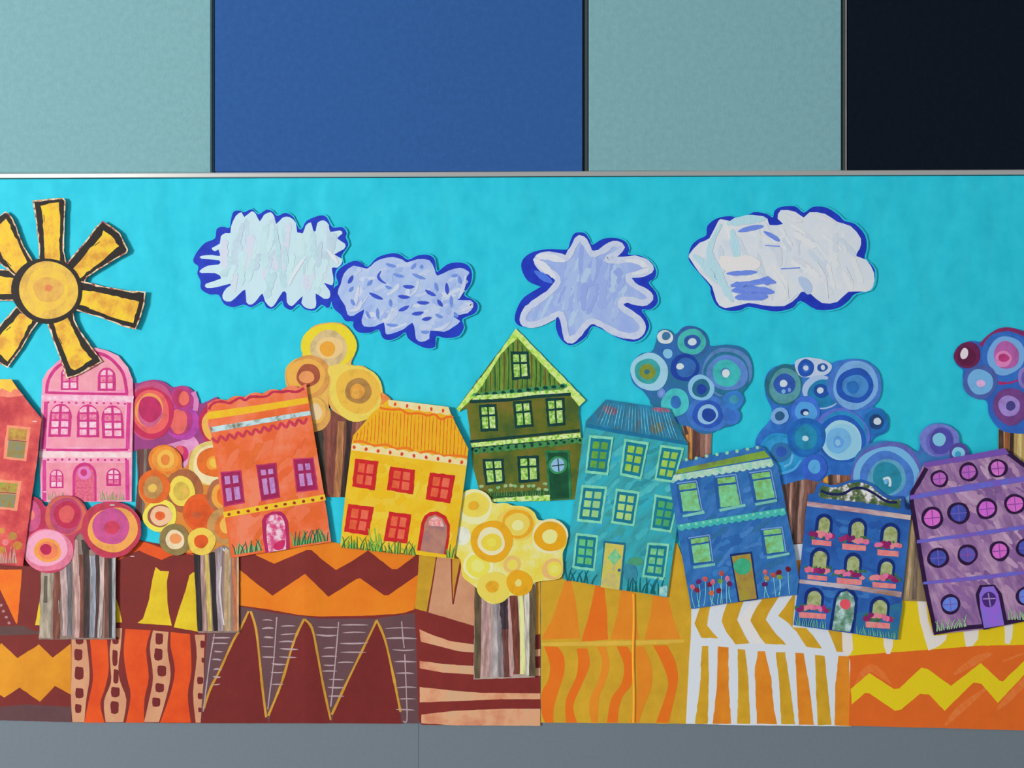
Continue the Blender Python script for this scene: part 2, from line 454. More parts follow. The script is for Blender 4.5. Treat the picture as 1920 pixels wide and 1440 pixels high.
# sheet B
lit(240)
tB = t = sheet('maroon sheet with yellow towers above orange waves and peach ladders', [(42, 1062), (120, 1050), (200, 1042), (222, 1043), (240, 1020), (262, 1013), (300, 1020), (345, 1032), (452, 1034), (452, 1180), (392, 1190), (384, 1354), (380, 1356), (134, 1354), (133, 1190), (60, 1182), (42, 1172)], MAR, 3.1)
t.part('orange_band', wob([(220, 1050), (238, 1022), (256, 1014), (274, 1017), (302, 1027), (323, 1034), (350, 1032), (366, 1042), (340, 1036), (318, 1043), (303, 1050), (278, 1040), (261, 1032), (240, 1040), (222, 1051)], .4), mm((228, 84, 26)))
YT = M((228, 198, 40), (214, 180, 30), s=14, bump=.25)
t.part('yellow_tower', wob([(292, 1063), (300, 1070), (317, 1071), (313, 1090), (314, 1130), (317, 1150), (322, 1173), (265, 1169), (258, 1168), (268, 1160), (278, 1130), (286, 1085)], .5), YT)
t.part('yellow_tower', wob([(355, 1079), (362, 1073), (372, 1075), (374, 1185), (326, 1176), (335, 1145), (347, 1110)], .5), YT)
t.part('yellow_tower', wob([(200, 1100), (216, 1118), (223, 1138), (229, 1167), (205, 1168)], .4), YT)
t.part('yellow_tower', wob([(76, 1115), (90, 1115), (90, 1172), (66, 1172), (70, 1150)], .4), YT)
OR = M(ORD, (214, 70, 20), s=12, bump=.2); PC = M(PCH, (200, 140, 106), s=12, bump=.2)
def strip(l, r): return smo(l, 3) + smo(r, 3)[::-1]
t.part('orange_wave', strip([(167, 1182), (172, 1235), (174, 1275), (166, 1315), (158, 1355)], [(199, 1182), (204, 1250), (197, 1290), (188, 1320), (196, 1355)]), OR)
t.part('orange_wave', strip([(235, 1179), (232, 1225), (238, 1270), (245, 1305), (236, 1355)], [(283, 1182), (274, 1218), (279, 1270), (271, 1310), (270, 1355)]), OR)
t.part('orange_wave', strip([(320, 1185), (320, 1213), (328, 1257), (318, 1305), (300, 1355)], [(356, 1189), (359, 1257), (352, 1303), (358, 1355)]), OR)
for l, r, holes in (
    ([(134, 1188), (134, 1250), (133, 1300), (134, 1330), (136, 1354)], [(160, 1188), (165, 1225), (168, 1270), (162, 1310), (158, 1354)], [(142, 1194, 156, 1207), (140, 1218, 154, 1237), (141, 1251, 156, 1273), (142, 1291, 156, 1308), (141, 1321, 152, 1336)]),
    ([(214, 1178), (206, 1215), (207, 1250), (208, 1280), (195, 1315), (198, 1354)], [(229, 1178), (226, 1215), (222, 1250), (225, 1277), (237, 1312), (231, 1354)], [(211, 1194, 222, 1207), (211, 1220, 220, 1247), (213, 1256, 222, 1280), (209, 1289, 224, 1306), (208, 1316, 222, 1337)]),
    ([(287, 1182), (281, 1215), (287, 1270), (279, 1315), (270, 1354)], [(316, 1185), (314, 1220), (320, 1265), (311, 1310), (298, 1354)], [(292, 1188, 305, 1207), (290, 1217, 304, 1237), (296, 1249, 311, 1267), (292, 1282, 307, 1297), (286, 1309, 300, 1324)]),
    ([(365, 1190), (369, 1232), (362, 1298), (367, 1355)], [(384, 1190), (382, 1240), (382, 1300), (380, 1355)], [(376, 1202, 384, 1214), (378, 1234, 384, 1242), (370, 1270, 381, 1282), (371, 1300, 380, 1310), (372, 1327, 378, 1335)])):
    o = t.part('peach_ladder', strip(l, r), PC)
    for h in holes: t.part('maroon_window', wob(sm([(h[0], h[1]), ((h[0] + h[2]) / 2, h[1] - .6), (h[2], h[1] + 1), (h[2] + .5, (h[1] + h[3]) / 2), (h[2] - 1, h[3]), (h[0] + .5, h[3])], 2), .9, 4), mm((112, 34, 34)), parent=o)
t.part('staple', rect(244.5, 1042.3, 252, 1043.7), M((230, 225, 225), bump=0), up=.3)

# sheet C, folded down the middle
lit(580)
foldC = lambda x, y: 2.8 * max(0, 1 - abs(x - 573) / 40.0)
t = sheet('maroon sheet folded down its middle with orange zigzags over three gold-edged peaks', [(446, 1038), (520, 1026), (600, 1012), (640, 1020), (700, 1028), (794, 1038), (794, 1147), (792, 1200), (790, 1356), (376, 1356), (388, 1188), (446, 1182)], MAR, 3.4, extra=foldC)
OG = M((232, 132, 28), (222, 116, 22), s=9, bump=.2)
t.part('orange_zigzag', wob([(480, 1030), (520, 1024), (600, 1010), (640, 1020), (785, 1036), (778, 1042), (745, 1067), (735, 1067), (690, 1032), (660, 1052), (630, 1069), (605, 1050), (584, 1031), (575, 1031), (514, 1057), (480, 1041)], .4), OG)
t.part('orange_zigzag', wob([(449, 1068), (476, 1090), (511, 1117), (572, 1076), (616, 1119), (668, 1086), (675, 1084), (720, 1116), (728, 1116), (785, 1077), (782, 1120), (779, 1142), (755, 1150), (700, 1154), (600, 1156), (560, 1153), (500, 1142), (449, 1135)], .4), OG)
PB = mm((99, 68, 72), k=.04)
tri = [([(466, 1148), (470, 1148), (481, 1185), (489, 1260), (497, 1325), (503, 1356)], [(376, 1356), (380, 1330), (412, 1257), (440, 1195)], 1),
       ([(569, 1163), (575, 1163), (588, 1190), (596, 1230), (607, 1290), (618, 1340), (622, 1356)], [(504, 1356), (508, 1335), (535, 1255), (556, 1192)], 1),
       ([(705, 1166), (709, 1166), (726, 1215), (739, 1275), (751, 1340), (753, 1357)], [(622, 1356), (626, 1335), (650, 1280), (680, 1218)], 1)]
t.part('purple_ground', wob([(449, 1137), (520, 1150), (600, 1160), (700, 1160), (793, 1147), (791, 1200), (789, 1356), (376, 1356), (388, 1188), (447, 1183)], .4), PB)
for a, b, _ in tri: t.part('maroon_peak', a + b, mm((114, 36, 34)))
GO = mm((206, 154, 58), c2=(186, 132, 40))
for l in ([(466, 1146), (450, 1180), (437, 1202), (412, 1257), (395, 1290), (382, 1328)], [(470, 1146), (480, 1180), (487, 1240), (492, 1290), (499, 1345)],
          [(570, 1161), (556, 1190), (545, 1222), (528, 1280), (503, 1342)], [(571, 1161), (585, 1178), (595, 1225), (606, 1285), (620, 1350)],
          [(706, 1164), (680, 1218), (650, 1280), (622, 1340)], [(706, 1162), (722, 1200), (737, 1265), (745, 1305), (751, 1335)]):
    t.part('gold_edge', stroke(l, 4.2, wb=.5), GO)
GL = mm((176, 152, 156))
t.part('grey_line', strokes([[(402, 1189), (394, 1235), (388, 1280), (381, 1334)], [(519, 1157), (513, 1240), (507, 1290), (502, 1330)], [(635, 1166), (630, 1225), (624, 1290), (620, 1325)], [(753, 1165), (755, 1190), (758, 1215)], [(759, 1227), (762, 1300), (763, 1350), (756, 1352)]], 2.2, wb=.4), GL)
ds = []
def dash(x0, x1, ys, wv=2.4):
    for y in ys: ds.extend(stroke([(x0 + random.uniform(-3, 3), y + random.uniform(-1, 1)), ((x0 + x1) / 2, y + random.uniform(-1, 1)), (x1 + random.uniform(-3, 3), y + random.uniform(-1, 1))], wv * random.uniform(.8, 1.5), taper=.4, n=3))
dash(492, 514, [1163, 1178, 1195, 1213, 1232]); dash(508, 534, [1245, 1261, 1284]); dash(524, 556, [1174, 1189, 1203, 1217, 1232]); dash(396, 430, [1195, 1207]); dash(399, 415, [1221, 1237, 1255, 1269, 1283])
dash(594, 632, [1176, 1191]); dash(604, 630, [1215, 1231, 1247, 1259]); dash(616, 645, [1274, 1289, 1305]); dash(640, 688, [1171, 1186, 1206, 1222]); dash(630, 664, [1242]); dash(723, 779, [1178, 1197]); dash(737, 779, [1219, 1241]); dash(745, 779, [1262, 1289, 1311, 1331])
t.part('grey_dashes', ds, GL, kind='stuff')

# sheet D
lit(900)
t = sheet('maroon sheet with peach bands and a mustard spike below the yellow tree', [(786, 1036), (900, 1036), (1013, 1060), (1013, 1361), (790, 1359), (785, 1350), (780, 1200), (777, 1140), (786, 1100)], MAR, 3.7)
t.part('mustard_panel', wob([(786, 1036), (818, 1040), (810, 1090), (800, 1147), (778, 1141), (784, 1075)], .4), mm(MUS, c2=(180, 138, 36)))
t.part('peach_panel', wob([(820, 1040), (893, 1040), (893, 1175), (850, 1162), (803, 1148), (812, 1095)], .4), PC)
o = t.part('maroon_spike', [(845, 1042), (868, 1046), (855, 1110), (851, 1133), (848, 1133), (846, 1090)], mm(MAR))
t.part('mustard_spike', [(848, 1042), (864, 1044), (852, 1105), (850, 1125), (848, 1090)], mm((190, 140, 44)), parent=o)
t.part('mustard_strip', wob([(1004, 1085), (1013, 1085), (1013, 1189), (1004, 1190)], .3), mm((206, 150, 50)))
for l in ([(786, 1180), (815, 1192), (845, 1202), (893, 1209), (893, 1224), (860, 1221), (820, 1211), (789, 1203)],
          [(787, 1239), (830, 1245), (893, 1249), (893, 1265), (830, 1261), (787, 1253)],
          [(787, 1288), (850, 1295), (900, 1299), (1013, 1300), (1013, 1311), (940, 1311), (870, 1314), (787, 1317)],
          [(790, 1340), (850, 1333), (940, 1329), (1013, 1329), (1013, 1361), (850, 1360), (790, 1356)],
          [(1003, 1218), (1013, 1217), (1013, 1230), (1003, 1231)], [(1003, 1253), (1013, 1252), (1013, 1267), (1003, 1267)]):
    t.part('peach_band', wob(l, .4), M(PCH, (196, 122, 92), (200, 160, 124), s=10, bump=.2))

# sheet E with its raised fold
lit(1150)
t = sheet('mustard sheet with orange trees and waves and a sharp raised vertical fold', [(1014, 1080), (1100, 1080), (1255, 1040), (1262, 1018), (1270, 1018), (1290, 1075), (1304, 1110), (1306, 1170), (1302, 1200), (1298, 1290), (1296, 1357), (1014, 1355)], MUS, 3.3)
MO = M((220, 134, 36), (210, 122, 30), s=10, bump=.2); MO2 = M((228, 116, 28), (220, 104, 24), s=10, bump=.2)
for p, m in (([(1060, 1088), (1071, 1088), (1080, 1130), (1088, 1197), (1015, 1199), (1035, 1160)], MO), ([(1118, 1090), (1132, 1090), (1138, 1150), (1140, 1199), (1090, 1203), (1105, 1150)], MO2),
             ([(1165, 1098), (1186, 1098), (1192, 1150), (1198, 1199), (1144, 1199), (1158, 1150)], MO), ([(1225, 1110), (1250, 1112), (1263, 1160), (1276, 1198), (1208, 1199), (1220, 1150)], MO)):
    t.part('orange_tree_shape', wob(p, .5), m)
t.part('pale_mustard_band', wob([(1015, 1205), (1100, 1203), (1200, 1201), (1283, 1199), (1283, 1205), (1200, 1209), (1100, 1211), (1015, 1211)], .4), mm((208, 168, 62)))
for i, (l, r) in enumerate((([(1020, 1212), (1031, 1245), (1028, 1275), (1015, 1300), (1015, 1335), (1022, 1355)], [(1046, 1213), (1057, 1230), (1058, 1260), (1046, 1300), (1038, 1330), (1038, 1355)]),
             ([(1081, 1216), (1084, 1240), (1080, 1270), (1061, 1312), (1061, 1355)], [(1101, 1216), (1106, 1245), (1095, 1275), (1077, 1315), (1076, 1335), (1082, 1355)]),
             ([(1119, 1213), (1129, 1240), (1122, 1275), (1108, 1305), (1105, 1330), (1109, 1355)], [(1136, 1213), (1143, 1245), (1135, 1280), (1123, 1310), (1121, 1355)]),
             ([(1156, 1212), (1170, 1248), (1165, 1282), (1146, 1310), (1138, 1355)], [(1176, 1212), (1187, 1235), (1186, 1280), (1168, 1305), (1160, 1330), (1158, 1355)]),
             ([(1190, 1212), (1194, 1260), (1193, 1310), (1182, 1355)], [(1207, 1212), (1222, 1250), (1221, 1290), (1207, 1325), (1198, 1355)]),
             ([(1224, 1210), (1240, 1240), (1253, 1278), (1246, 1310), (1230, 1355)], [(1251, 1210), (1266, 1240), (1271, 1275), (1262, 1320), (1254, 1355)]))):
    t.part('orange_wave', strip(l, r), MO2 if i not in (2, 4) else MO)
def fold_ridge(t, x, y0, y1, wd, h):
    V = []; F = []; n = 12
    for j in range(n + 1):
        y = y0 + (y1 - y0) * j / n; xx = x + math.sin(j * .8) * .9
        for dx, dd in ((-wd / 2, 0), (-wd * .12, h * .9), (wd * .2, h), (wd / 2, 0)):
            V.append(tuple(W(xx + dx, y, (t.depth(xx + dx, y) + .8 + dd) / 1000) - t.loc))
    for j in range(n):
        for k in range(3):
            a = j * 4 + k; F.append((a, a + 4, a + 5, a + 1))
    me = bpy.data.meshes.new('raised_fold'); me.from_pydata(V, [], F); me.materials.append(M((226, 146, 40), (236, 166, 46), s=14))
    o = bpy.data.objects.new('raised_fold', me); C.objects.link(o); o.parent = t.root; o['label'] = 'bright raised crease'
fold_ridge(t, 1188.5, 1113, 1355, 6, 1.8)

# sheet F
lit(1440)
t = sheet('white sheet with mustard chevrons over a fence of mustard and orange posts', [(1480, 1018), (1512, 1018), (1508, 1120), (1600, 1180), (1601, 1224), (1595, 1230), (1596, 1362), (1400, 1360), (1286, 1357), (1290, 1280), (1295, 1200), (1297, 1120), (1470, 1100)], (232, 238, 246), 3.6, k=.03)
MM = mm(MUS, c2=(182, 138, 30)); MR = mm((208, 128, 32), c2=(198, 114, 26))
for p, m in (([(1313, 1136), (1333, 1133), (1327, 1162), (1326, 1173), (1336, 1185), (1347, 1197), (1315, 1196), (1302, 1169)], MM), ([(1366, 1128), (1398, 1122), (1386, 1145), (1353, 1163), (1353, 1164)], None),
             ([(1367, 1128), (1396, 1126), (1382, 1140)], None),
             ([(1364, 1130), (1395, 1126), (1382, 1162), (1390, 1178), (1405, 1206), (1379, 1208), (1362, 1185), (1353, 1165), (1356, 1152)], MM),
             ([(1432, 1118), (1463, 1114), (1440, 1152), (1436, 1162), (1450, 1182), (1474, 1209), (1435, 1207), (1418, 1185), (1407, 1163), (1415, 1145)], MM),
             ([(1492, 1108), (1486, 1176), (1512, 1178), (1525, 1192), (1541, 1216), (1512, 1213), (1494, 1185), (1478, 1168), (1459, 1155), (1470, 1140)], MM),
             ([(1552, 1180), (1582, 1184), (1584, 1223), (1569, 1222), (1560, 1200)], MM),
             ([(1490, 1051), (1508, 1049), (1506, 1090), (1494, 1090)], mm((224, 134, 40))),
             ([(1316, 1211), (1328, 1211), (1329, 1280), (1327, 1357), (1303, 1357), (1312, 1290)], MM), ([(1346, 1212), (1366, 1214), (1366, 1280), (1371, 1357), (1336, 1357), (1344, 1290)], MR),
             ([(1383, 1217), (1397, 1218), (1403, 1270), (1407, 1357), (1382, 1357), (1384, 1290)], MM), ([(1421, 1221), (1434, 1221), (1446, 1270), (1451, 1330), (1457, 1358), (1419, 1357), (1415, 1260)], MR),
             ([(1455, 1223), (1472, 1223), (1482, 1290), (1491, 1358), (1465, 1358), (1461, 1280)], MM), ([(1491, 1224), (1507, 1225), (1518, 1290), (1526, 1359), (1498, 1359), (1494, 1290)], MR),
             ([(1528, 1228), (1546, 1230), (1552, 1290), (1559, 1359), (1533, 1360), (1530, 1290)], MM), ([(1572, 1230), (1592, 1231), (1595, 1362), (1565, 1360), (1566, 1290)], MR)):
    if m: t.part('painted_stripe', wob(p, .8, 8), m)
t.part('grey_white_stripe', wob([(1410, 1128), (1422, 1126), (1406, 1163), (1420, 1186), (1432, 1206), (1410, 1207), (1398, 1185), (1384, 1163)], .4), M((222, 218, 216), s=30))

# sheet G
lit(1760)
t = sheet('orange sheet at the far right with a yellow zigzag under a yellow striped band', [(1592, 1100), (1980, 1090), (1980, 1372), (1800, 1366), (1592, 1361), (1594, 1240), (1590, 1228), (1598, 1190)], (214, 98, 30), 4.0, k=.1)
t.part('brush_mark', strokes([[(1602, 1290), (1632, 1252), (1670, 1282)], [(1788, 1265), (1830, 1238), (1860, 1225)], [(1772, 1360), (1800, 1330), (1850, 1290)], [(1870, 1330), (1900, 1300), (1935, 1260)], [(1880, 1240), (1920, 1225)]], 15, taper=.5, wb=.4), M((226, 124, 62), (216, 104, 36), s=26, st=(35, 4)))
t.part('yellow_zigzag', wob([(1595, 1292), (1630, 1262), (1676, 1292), (1686, 1291), (1727, 1252), (1739, 1254), (1783, 1286), (1839, 1243), (1874, 1276), (1880, 1278), (1935, 1225), (1960, 1235), (1925, 1260), (1871, 1318), (1840, 1282), (1825, 1280), (1771, 1333), (1742, 1302), (1725, 1301), (1690, 1330), (1678, 1333), (1630, 1300), (1622, 1299), (1597, 1321)], .5), M((234, 208, 26), (218, 190, 24), s=10, bump=.2))
t.part('yellow_band', wob([(1580, 1120), (1980, 1095), (1980, 1208), (1830, 1211), (1760, 1217), (1660, 1224), (1590, 1230), (1590, 1190)], .4), M((232, 204, 26), (216, 186, 22), s=10, bump=.2))
for p in ([(1578, 1170), (1597, 1170), (1599, 1218), (1594, 1228), (1586, 1229), (1580, 1220)], [(1653, 1170), (1676, 1170), (1674, 1212), (1669, 1226), (1662, 1226), (1657, 1210)],
          [(1719, 1118), (1735, 1118), (1741, 1165), (1750, 1192), (1776, 1190), (1773, 1200), (1760, 1212), (1741, 1220), (1733, 1195), (1724, 1160)],
          [(1805, 1170), (1836, 1170), (1834, 1198), (1824, 1211), (1811, 1213), (1808, 1195)], [(1881, 1150), (1901, 1150), (1898, 1195), (1893, 1208), (1884, 1206), (1884, 1185)]):
    t.part('off_white_stripe', wob(p, .5), M((226, 218, 210), s=30))

# ================================================================ trees behind the houses
def tree(label, cx, cy, base, crown, ccol, **kw):
    t = Thing('paper_tree', label, 'paper tree', cx, cy, base, group='cut paper trees', grid=40, **kw)
    return t
def crown(t, poly, m):
    o = t.part('crown', sm(poly, 3), m, thick=.4); return o

# pink tree behind the pink house
lit(330)
t = Thing('paper_tree', 'pink and purple circle tree between the pink house and the orange house', 'paper tree', 320, 840, 4, group='cut paper trees', tilt=(.5, 0))
trunk(t, [(256, 836), (290, 836), (284, 900), (277, 976), (252, 976), (258, 900)], M((112, 66, 62), (96, 56, 54), s=14, st=(0, 6)), [([(273, 840), (271, 900), (268, 970)], 5, (120, 108, 98)), ([(260, 840), (260, 970)], 4, (98, 56, 52))])
o = crown(t, [(246, 730), (262, 718), (287, 712), (308, 716), (323, 726), (343, 723), (360, 732), (372, 748), (376, 757), (390, 752), (412, 750), (414, 840), (400, 856), (372, 880), (342, 882), (318, 850), (293, 842), (262, 842), (246, 838)], M((162, 62, 128), (140, 56, 120), s=18))
t.part('lilac_patch', sm([(304, 838), (340, 826), (358, 815), (372, 830), (376, 850), (366, 875), (350, 890), (338, 880), (330, 850)], 3), M((224, 158, 200), (200, 120, 172), s=20))
disc(t, 340, 851, [(13, 16, (196, 44, 104)), (8, 10, (222, 92, 96), -4, -6)])
disc(t, 341, 790, [(33, 36, (178, 64, 160)), (26, 27, (176, 50, 120), -6, 0), (17, 23, (222, 98, 92), -6, 0)])
disc(t, 344, 747, [(24, 23, (176, 56, 130)), (16, 18, (184, 44, 96), -4, 0), (10, 13, (226, 104, 92), 1, 0)])
t.part('lilac_stroke', stroke([(362, 735), (368, 750), (366, 770)], 9, wb=.3), M((212, 128, 186), s=30))
disc(t, 281, 770, [(46, 54, (190, 76, 124)), (43, 50, (192, 38, 84), 1, 4), (36, 40, (226, 92, 92), 2, 2), (27, 31, (240, 156, 84), -1, -1), (24, 28, (200, 90, 130), 0, 2), (21, 25, (184, 36, 92), 0, -3)])
disc(t, 410, 796, [(38, 42, (184, 34, 76)), (30, 32, (244, 184, 84), -2, 0), (22, 24, (210, 110, 150), 3, 0)])

# yellow tree behind the orange and yellow houses
lit(620)
t = Thing('paper_tree', 'yellow and tan tree of three big circles rising behind the orange and yellow houses', 'paper tree', 620, 770, 4.2, group='cut paper trees', tilt=(.9, 0))
trunk(t, [(584, 770), (690, 770), (690, 800), (668, 860), (662, 932), (590, 932), (584, 870)], M((124, 74, 60), (108, 62, 52), s=14, st=(0, 6)),
      [([(596, 790), (600, 860), (606, 932)], 17, (58, 52, 44)), ([(622, 780), (622, 860), (620, 932)], 17, (122, 66, 56)), ([(640, 790), (636, 860), (632, 932)], 13, (164, 110, 68)), ([(655, 787), (651, 860), (643, 932)], 10, (48, 36, 36)), ([(676, 785), (670, 830)], 14, (150, 92, 76))])
crown(t, [(566, 648), (578, 620), (600, 607), (640, 606), (662, 628), (668, 656), (658, 683), (680, 686), (700, 700), (714, 722), (718, 742), (706, 768), (690, 782), (664, 790), (640, 780), (620, 765), (614, 740), (612, 725), (617, 770), (612, 795), (596, 808), (580, 808), (572, 780), (548, 745), (536, 720), (536, 690), (552, 674), (566, 668)], M((226, 180, 84), (214, 160, 78), s=20))
disc(t, 617, 648, [(51, 43, (242, 220, 48)), (36, 33, (206, 180, 128), -1, 5), (25, 21, (244, 208, 142), 1, 4), (15, 14, (232, 164, 54), -3, 6)])
disc(t, 592, 776, [(27, 33, (204, 150, 76)), (19, 24, (238, 184, 88), 0, -6), (12, 16, (238, 206, 156), 0, -4)])
disc(t, 578, 706, [(42, 39, (206, 144, 74)), (35, 35, (238, 178, 78), -4, 0), (22, 22, (160, 80, 54), 0, -2), (14, 12, (228, 148, 88), -3, 1)])
t.part('yellow_patch', sm([(615, 690), (640, 682), (658, 688), (645, 705), (630, 720), (620, 710)], 3), M((240, 212, 92), s=20))
disc(t, 668, 737, [(50, 53, (238, 212, 92)), (42, 42, (232, 184, 70), 3, -4), (24, 25, (168, 124, 64), 4, -4), (14, 14, (222, 154, 62), 2, -3), (7, 8, (232, 172, 70), -1, 0)])
t.part('orange_patch', sm([(714, 736), (726, 742), (733, 752), (722, 764), (712, 766), (714, 752)], 3), M((236, 160, 80), (220, 90, 40), s=60))

# first blue tree
lit(1300)
t = Thing('paper_tree', 'blue circle tree with a reddish trunk, left of the two tall blue trees', 'paper tree', 1300, 730, 3.8, group='cut paper trees', tilt=(.9, .2))
trunk(t, [(1276, 780), (1336, 780), (1333, 850), (1334, 880), (1284, 890), (1283, 830)], M((140, 102, 88), (120, 84, 74), s=12, st=(0, 6)),
      [([(1289, 785), (1292, 830), (1294, 880)], 12, (176, 122, 66)), ([(1306, 790), (1305, 880)], 15, (88, 58, 54)), ([(1283, 795), (1288, 815)], 6, (70, 50, 46)), ([(1326, 810), (1327, 880)], 9, (150, 112, 100))])
crown(t, [(1230, 640), (1234, 622), (1246, 617), (1258, 620), (1266, 627), (1282, 615), (1304, 615), (1320, 624), (1329, 648), (1360, 646), (1387, 650), (1404, 665), (1411, 690), (1408, 715), (1392, 735), (1396, 752), (1386, 768), (1384, 786), (1373, 798), (1350, 803), (1332, 813), (1312, 812), (1292, 800), (1276, 796), (1257, 780), (1222, 760), (1218, 750), (1206, 734), (1188, 720), (1182, 700), (1186, 680), (1202, 663), (1222, 659)], M((44, 100, 152), (36, 106, 140), (52, 104, 176), s=16))
disc(t, 1247, 632, [(15, 13, (196, 204, 208)), (8, 8, (60, 110, 150), 2, -2)])
disc(t, 1363, 697, [(46, 47, (84, 124, 176)), (43, 42, (38, 106, 140), 0, 4), (38, 34, (84, 124, 190), 1, 2), (27, 25, (58, 170, 172), -1, 3), (9, 9, (60, 130, 170), -3, 1), (7, 8, (226, 238, 244), -2, 3)])
disc(t, 1297, 641, [(31, 30, (48, 90, 152)), (26, 25, (62, 168, 164)), (15, 14, (42, 82, 156), 1, 0), (8, 7, (214, 232, 242), 1, 0)])
disc(t, 1251, 661, [(18, 16, (46, 98, 164)), (9, 9, (130, 192, 226), 1, 2)])
disc(t, 1218, 697, [(35, 36, (156, 204, 226)), (25, 23, (54, 152, 152), -4, -1), (15, 15, (122, 136, 50), -4, 0), (5, 5, (50, 110, 130), -5, 0)])
disc(t, 1284, 689, [(28, 25, (28, 62, 150)), (19, 18, (48, 98, 166), 2, 0), (7, 6, (222, 236, 244), -9, -2)])
disc(t, 1327, 776, [(38, 35, (60, 112, 188)), (28, 27, (42, 84, 176), 0, 1), (19, 19, (146, 194, 230), 0, 1), (13, 13, (30, 64, 146), 2, 2)])
disc(t, 1372, 780, [(16, 17, (56, 108, 186)), (9, 9, (50, 100, 180))])
disc(t, 1375, 750, [(19, 18, (50, 118, 190)), (9, 8, (60, 140, 168), 1, -1)])
disc(t, 1314.5, 727, [(25, 24, (136, 194, 228)), (17, 17, (36, 98, 128), 0, 1), (9, 10, (32, 62, 152), 1, 3)])
disc(t, 1266, 755, [(26, 27, (66, 178, 182)), (10, 12, (48, 106, 178), 1, -1)])
disc(t, 1240, 737, [(8, 9, (96, 130, 190)), (4, 5, (110, 146, 204))])

# second blue tree
lit(1540)
t = Thing('paper_tree', 'widest blue tree, many ringed circles above the brown trunk beside the navy house', 'paper tree', 1540, 790, 4.2, group='cut paper trees', tilt=(.8, .2))
trunk(t, [(1464, 885), (1596, 885), (1596, 912), (1550, 928), (1520, 1018), (1482, 1022), (1470, 950)], M((128, 92, 80), (104, 74, 66), s=12, st=(0, 7)),
      [([(1474, 900), (1482, 960), (1488, 1020)], 14, (84, 62, 58)), ([(1484, 902), (1481, 960), (1486, 1000)], 4.5, (172, 124, 106)), ([(1494, 898), (1492, 960), (1490, 1020)], 10, (78, 54, 48)), ([(1507, 895), (1500, 960), (1498, 1018)], 7, (140, 108, 98)), ([(1519, 900), (1512, 960), (1507, 1018)], 6, (110, 72, 66)),
       ([(1548, 890), (1548, 912)], 8, (228, 160, 60)), ([(1557, 890), (1558, 910)], 7, (70, 54, 48)), ([(1572, 888), (1573, 905)], 6, (190, 150, 130)), ([(1582, 888), (1583, 905)], 14, (120, 76, 56))])
crown(t, [(1490, 683), (1502, 673), (1522, 671), (1543, 675), (1557, 682), (1568, 677), (1598, 673), (1626, 677), (1645, 697), (1653, 720), (1650, 739), (1637, 762), (1654, 768), (1666, 793), (1661, 810), (1640, 820), (1630, 835), (1615, 864), (1598, 890), (1556, 890), (1536, 904), (1518, 898), (1493, 902), (1466, 908), (1450, 890), (1425, 850), (1416, 833), (1423, 812), (1444, 787), (1447, 767), (1436, 743), (1434, 712), (1447, 691), (1468, 684)], M((40, 98, 176), (34, 84, 160), (52, 116, 190), s=16))
disc(t, 1470, 722, [(36, 38, (36, 98, 118)), (30, 33, (78, 140, 150), 2, 2), (20, 20, (42, 80, 160), 1, -2), (7, 7, (214, 230, 240), -1, -3)])
t.part('dot', circ(1469, 734, 4, 4), M((120, 170, 215))); t.part('dot', circ(1480, 731, 3, 4), M((110, 150, 205)))
t.part('white_patch', sm([(1490, 680), (1505, 671), (1525, 671), (1548, 676), (1560, 686), (1553, 700), (1535, 706), (1515, 708), (1497, 703)], 3), M((206, 220, 238), (180, 200, 230), s=40))
disc(t, 1511, 690, [(15, 17, (30, 76, 158)), (8, 9, (40, 90, 176)), (5, 5, (214, 226, 244))])
disc(t, 1542, 689, [(10, 8, (32, 78, 150)), (4, 5, (210, 224, 240), 1, 0)])
disc(t, 1541, 735, [(36, 32, (172, 198, 234)), (31, 27, (30, 116, 164), 4, 3), (15, 13, (28, 74, 150), -1, -2), (6, 6, (216, 228, 240), -3, -3)])
disc(t, 1603, 722, [(50, 50, (64, 108, 184)), (42, 46, (116, 166, 216), 1, 0), (34, 34, (32, 78, 164), 0, 1), (24, 22, (64, 126, 186), 1, 2), (12, 12, (38, 100, 168), -4, 4)])
disc(t, 1643, 791, [(22, 24, (28, 100, 166)), (14, 14, (30, 62, 112)), (7, 7, (220, 234, 246), 2, -1)])
disc(t, 1578, 815, [(52, 50, (82, 104, 188)), (48, 46, (36, 128, 178), 2, 3), (46, 44, (32, 84, 170), 0, 8)])
disc(t, 1578, 826, [(37, 39, (168, 216, 236)), (33, 34, (146, 204, 230), 2, 2), (23, 25, (112, 176, 222), -6, 0), (10, 11, (90, 148, 208), -6, 3), (5, 6, (140, 196, 230), -7, 4)])
disc(t, 1464, 850, [(40, 40, (36, 134, 188)), (33, 30, (44, 142, 194), 0, 0), (20, 19, (44, 104, 158), 0, -2), (10, 10, (40, 80, 160), 1, -3)])
t.part('pale_arc', stroke([(1470, 875), (1482, 868), (1486, 852)], 4, wb=.4), M((104, 180, 226)))
t.part('pale_arc', stroke([(1460, 889), (1488, 880), (1502, 862)], 5, wb=.4), M((74, 160, 216)))
disc(t, 1511, 770, [(28, 27, (58, 104, 196)), (21, 19, (76, 150, 210), 0, 2), (8, 7, (28, 50, 120), -2, 3), (5, 4, (220, 234, 244), 0, 5)])
disc(t, 1512, 820, [(37, 36, (28, 92, 166)), (28, 30, (30, 102, 172), 0, 2), (22, 23, (32, 126, 162), -1, 0), (6, 5, (196, 226, 240), -2, 2)])
disc(t, 1462, 780, [(17, 16, (120, 164, 216)), (9, 9, (38, 84, 124), 0, 0)])
disc(t, 1527, 877, [(24, 25, (48, 90, 184)), (12, 13, (80, 156, 208), 0, -2)])

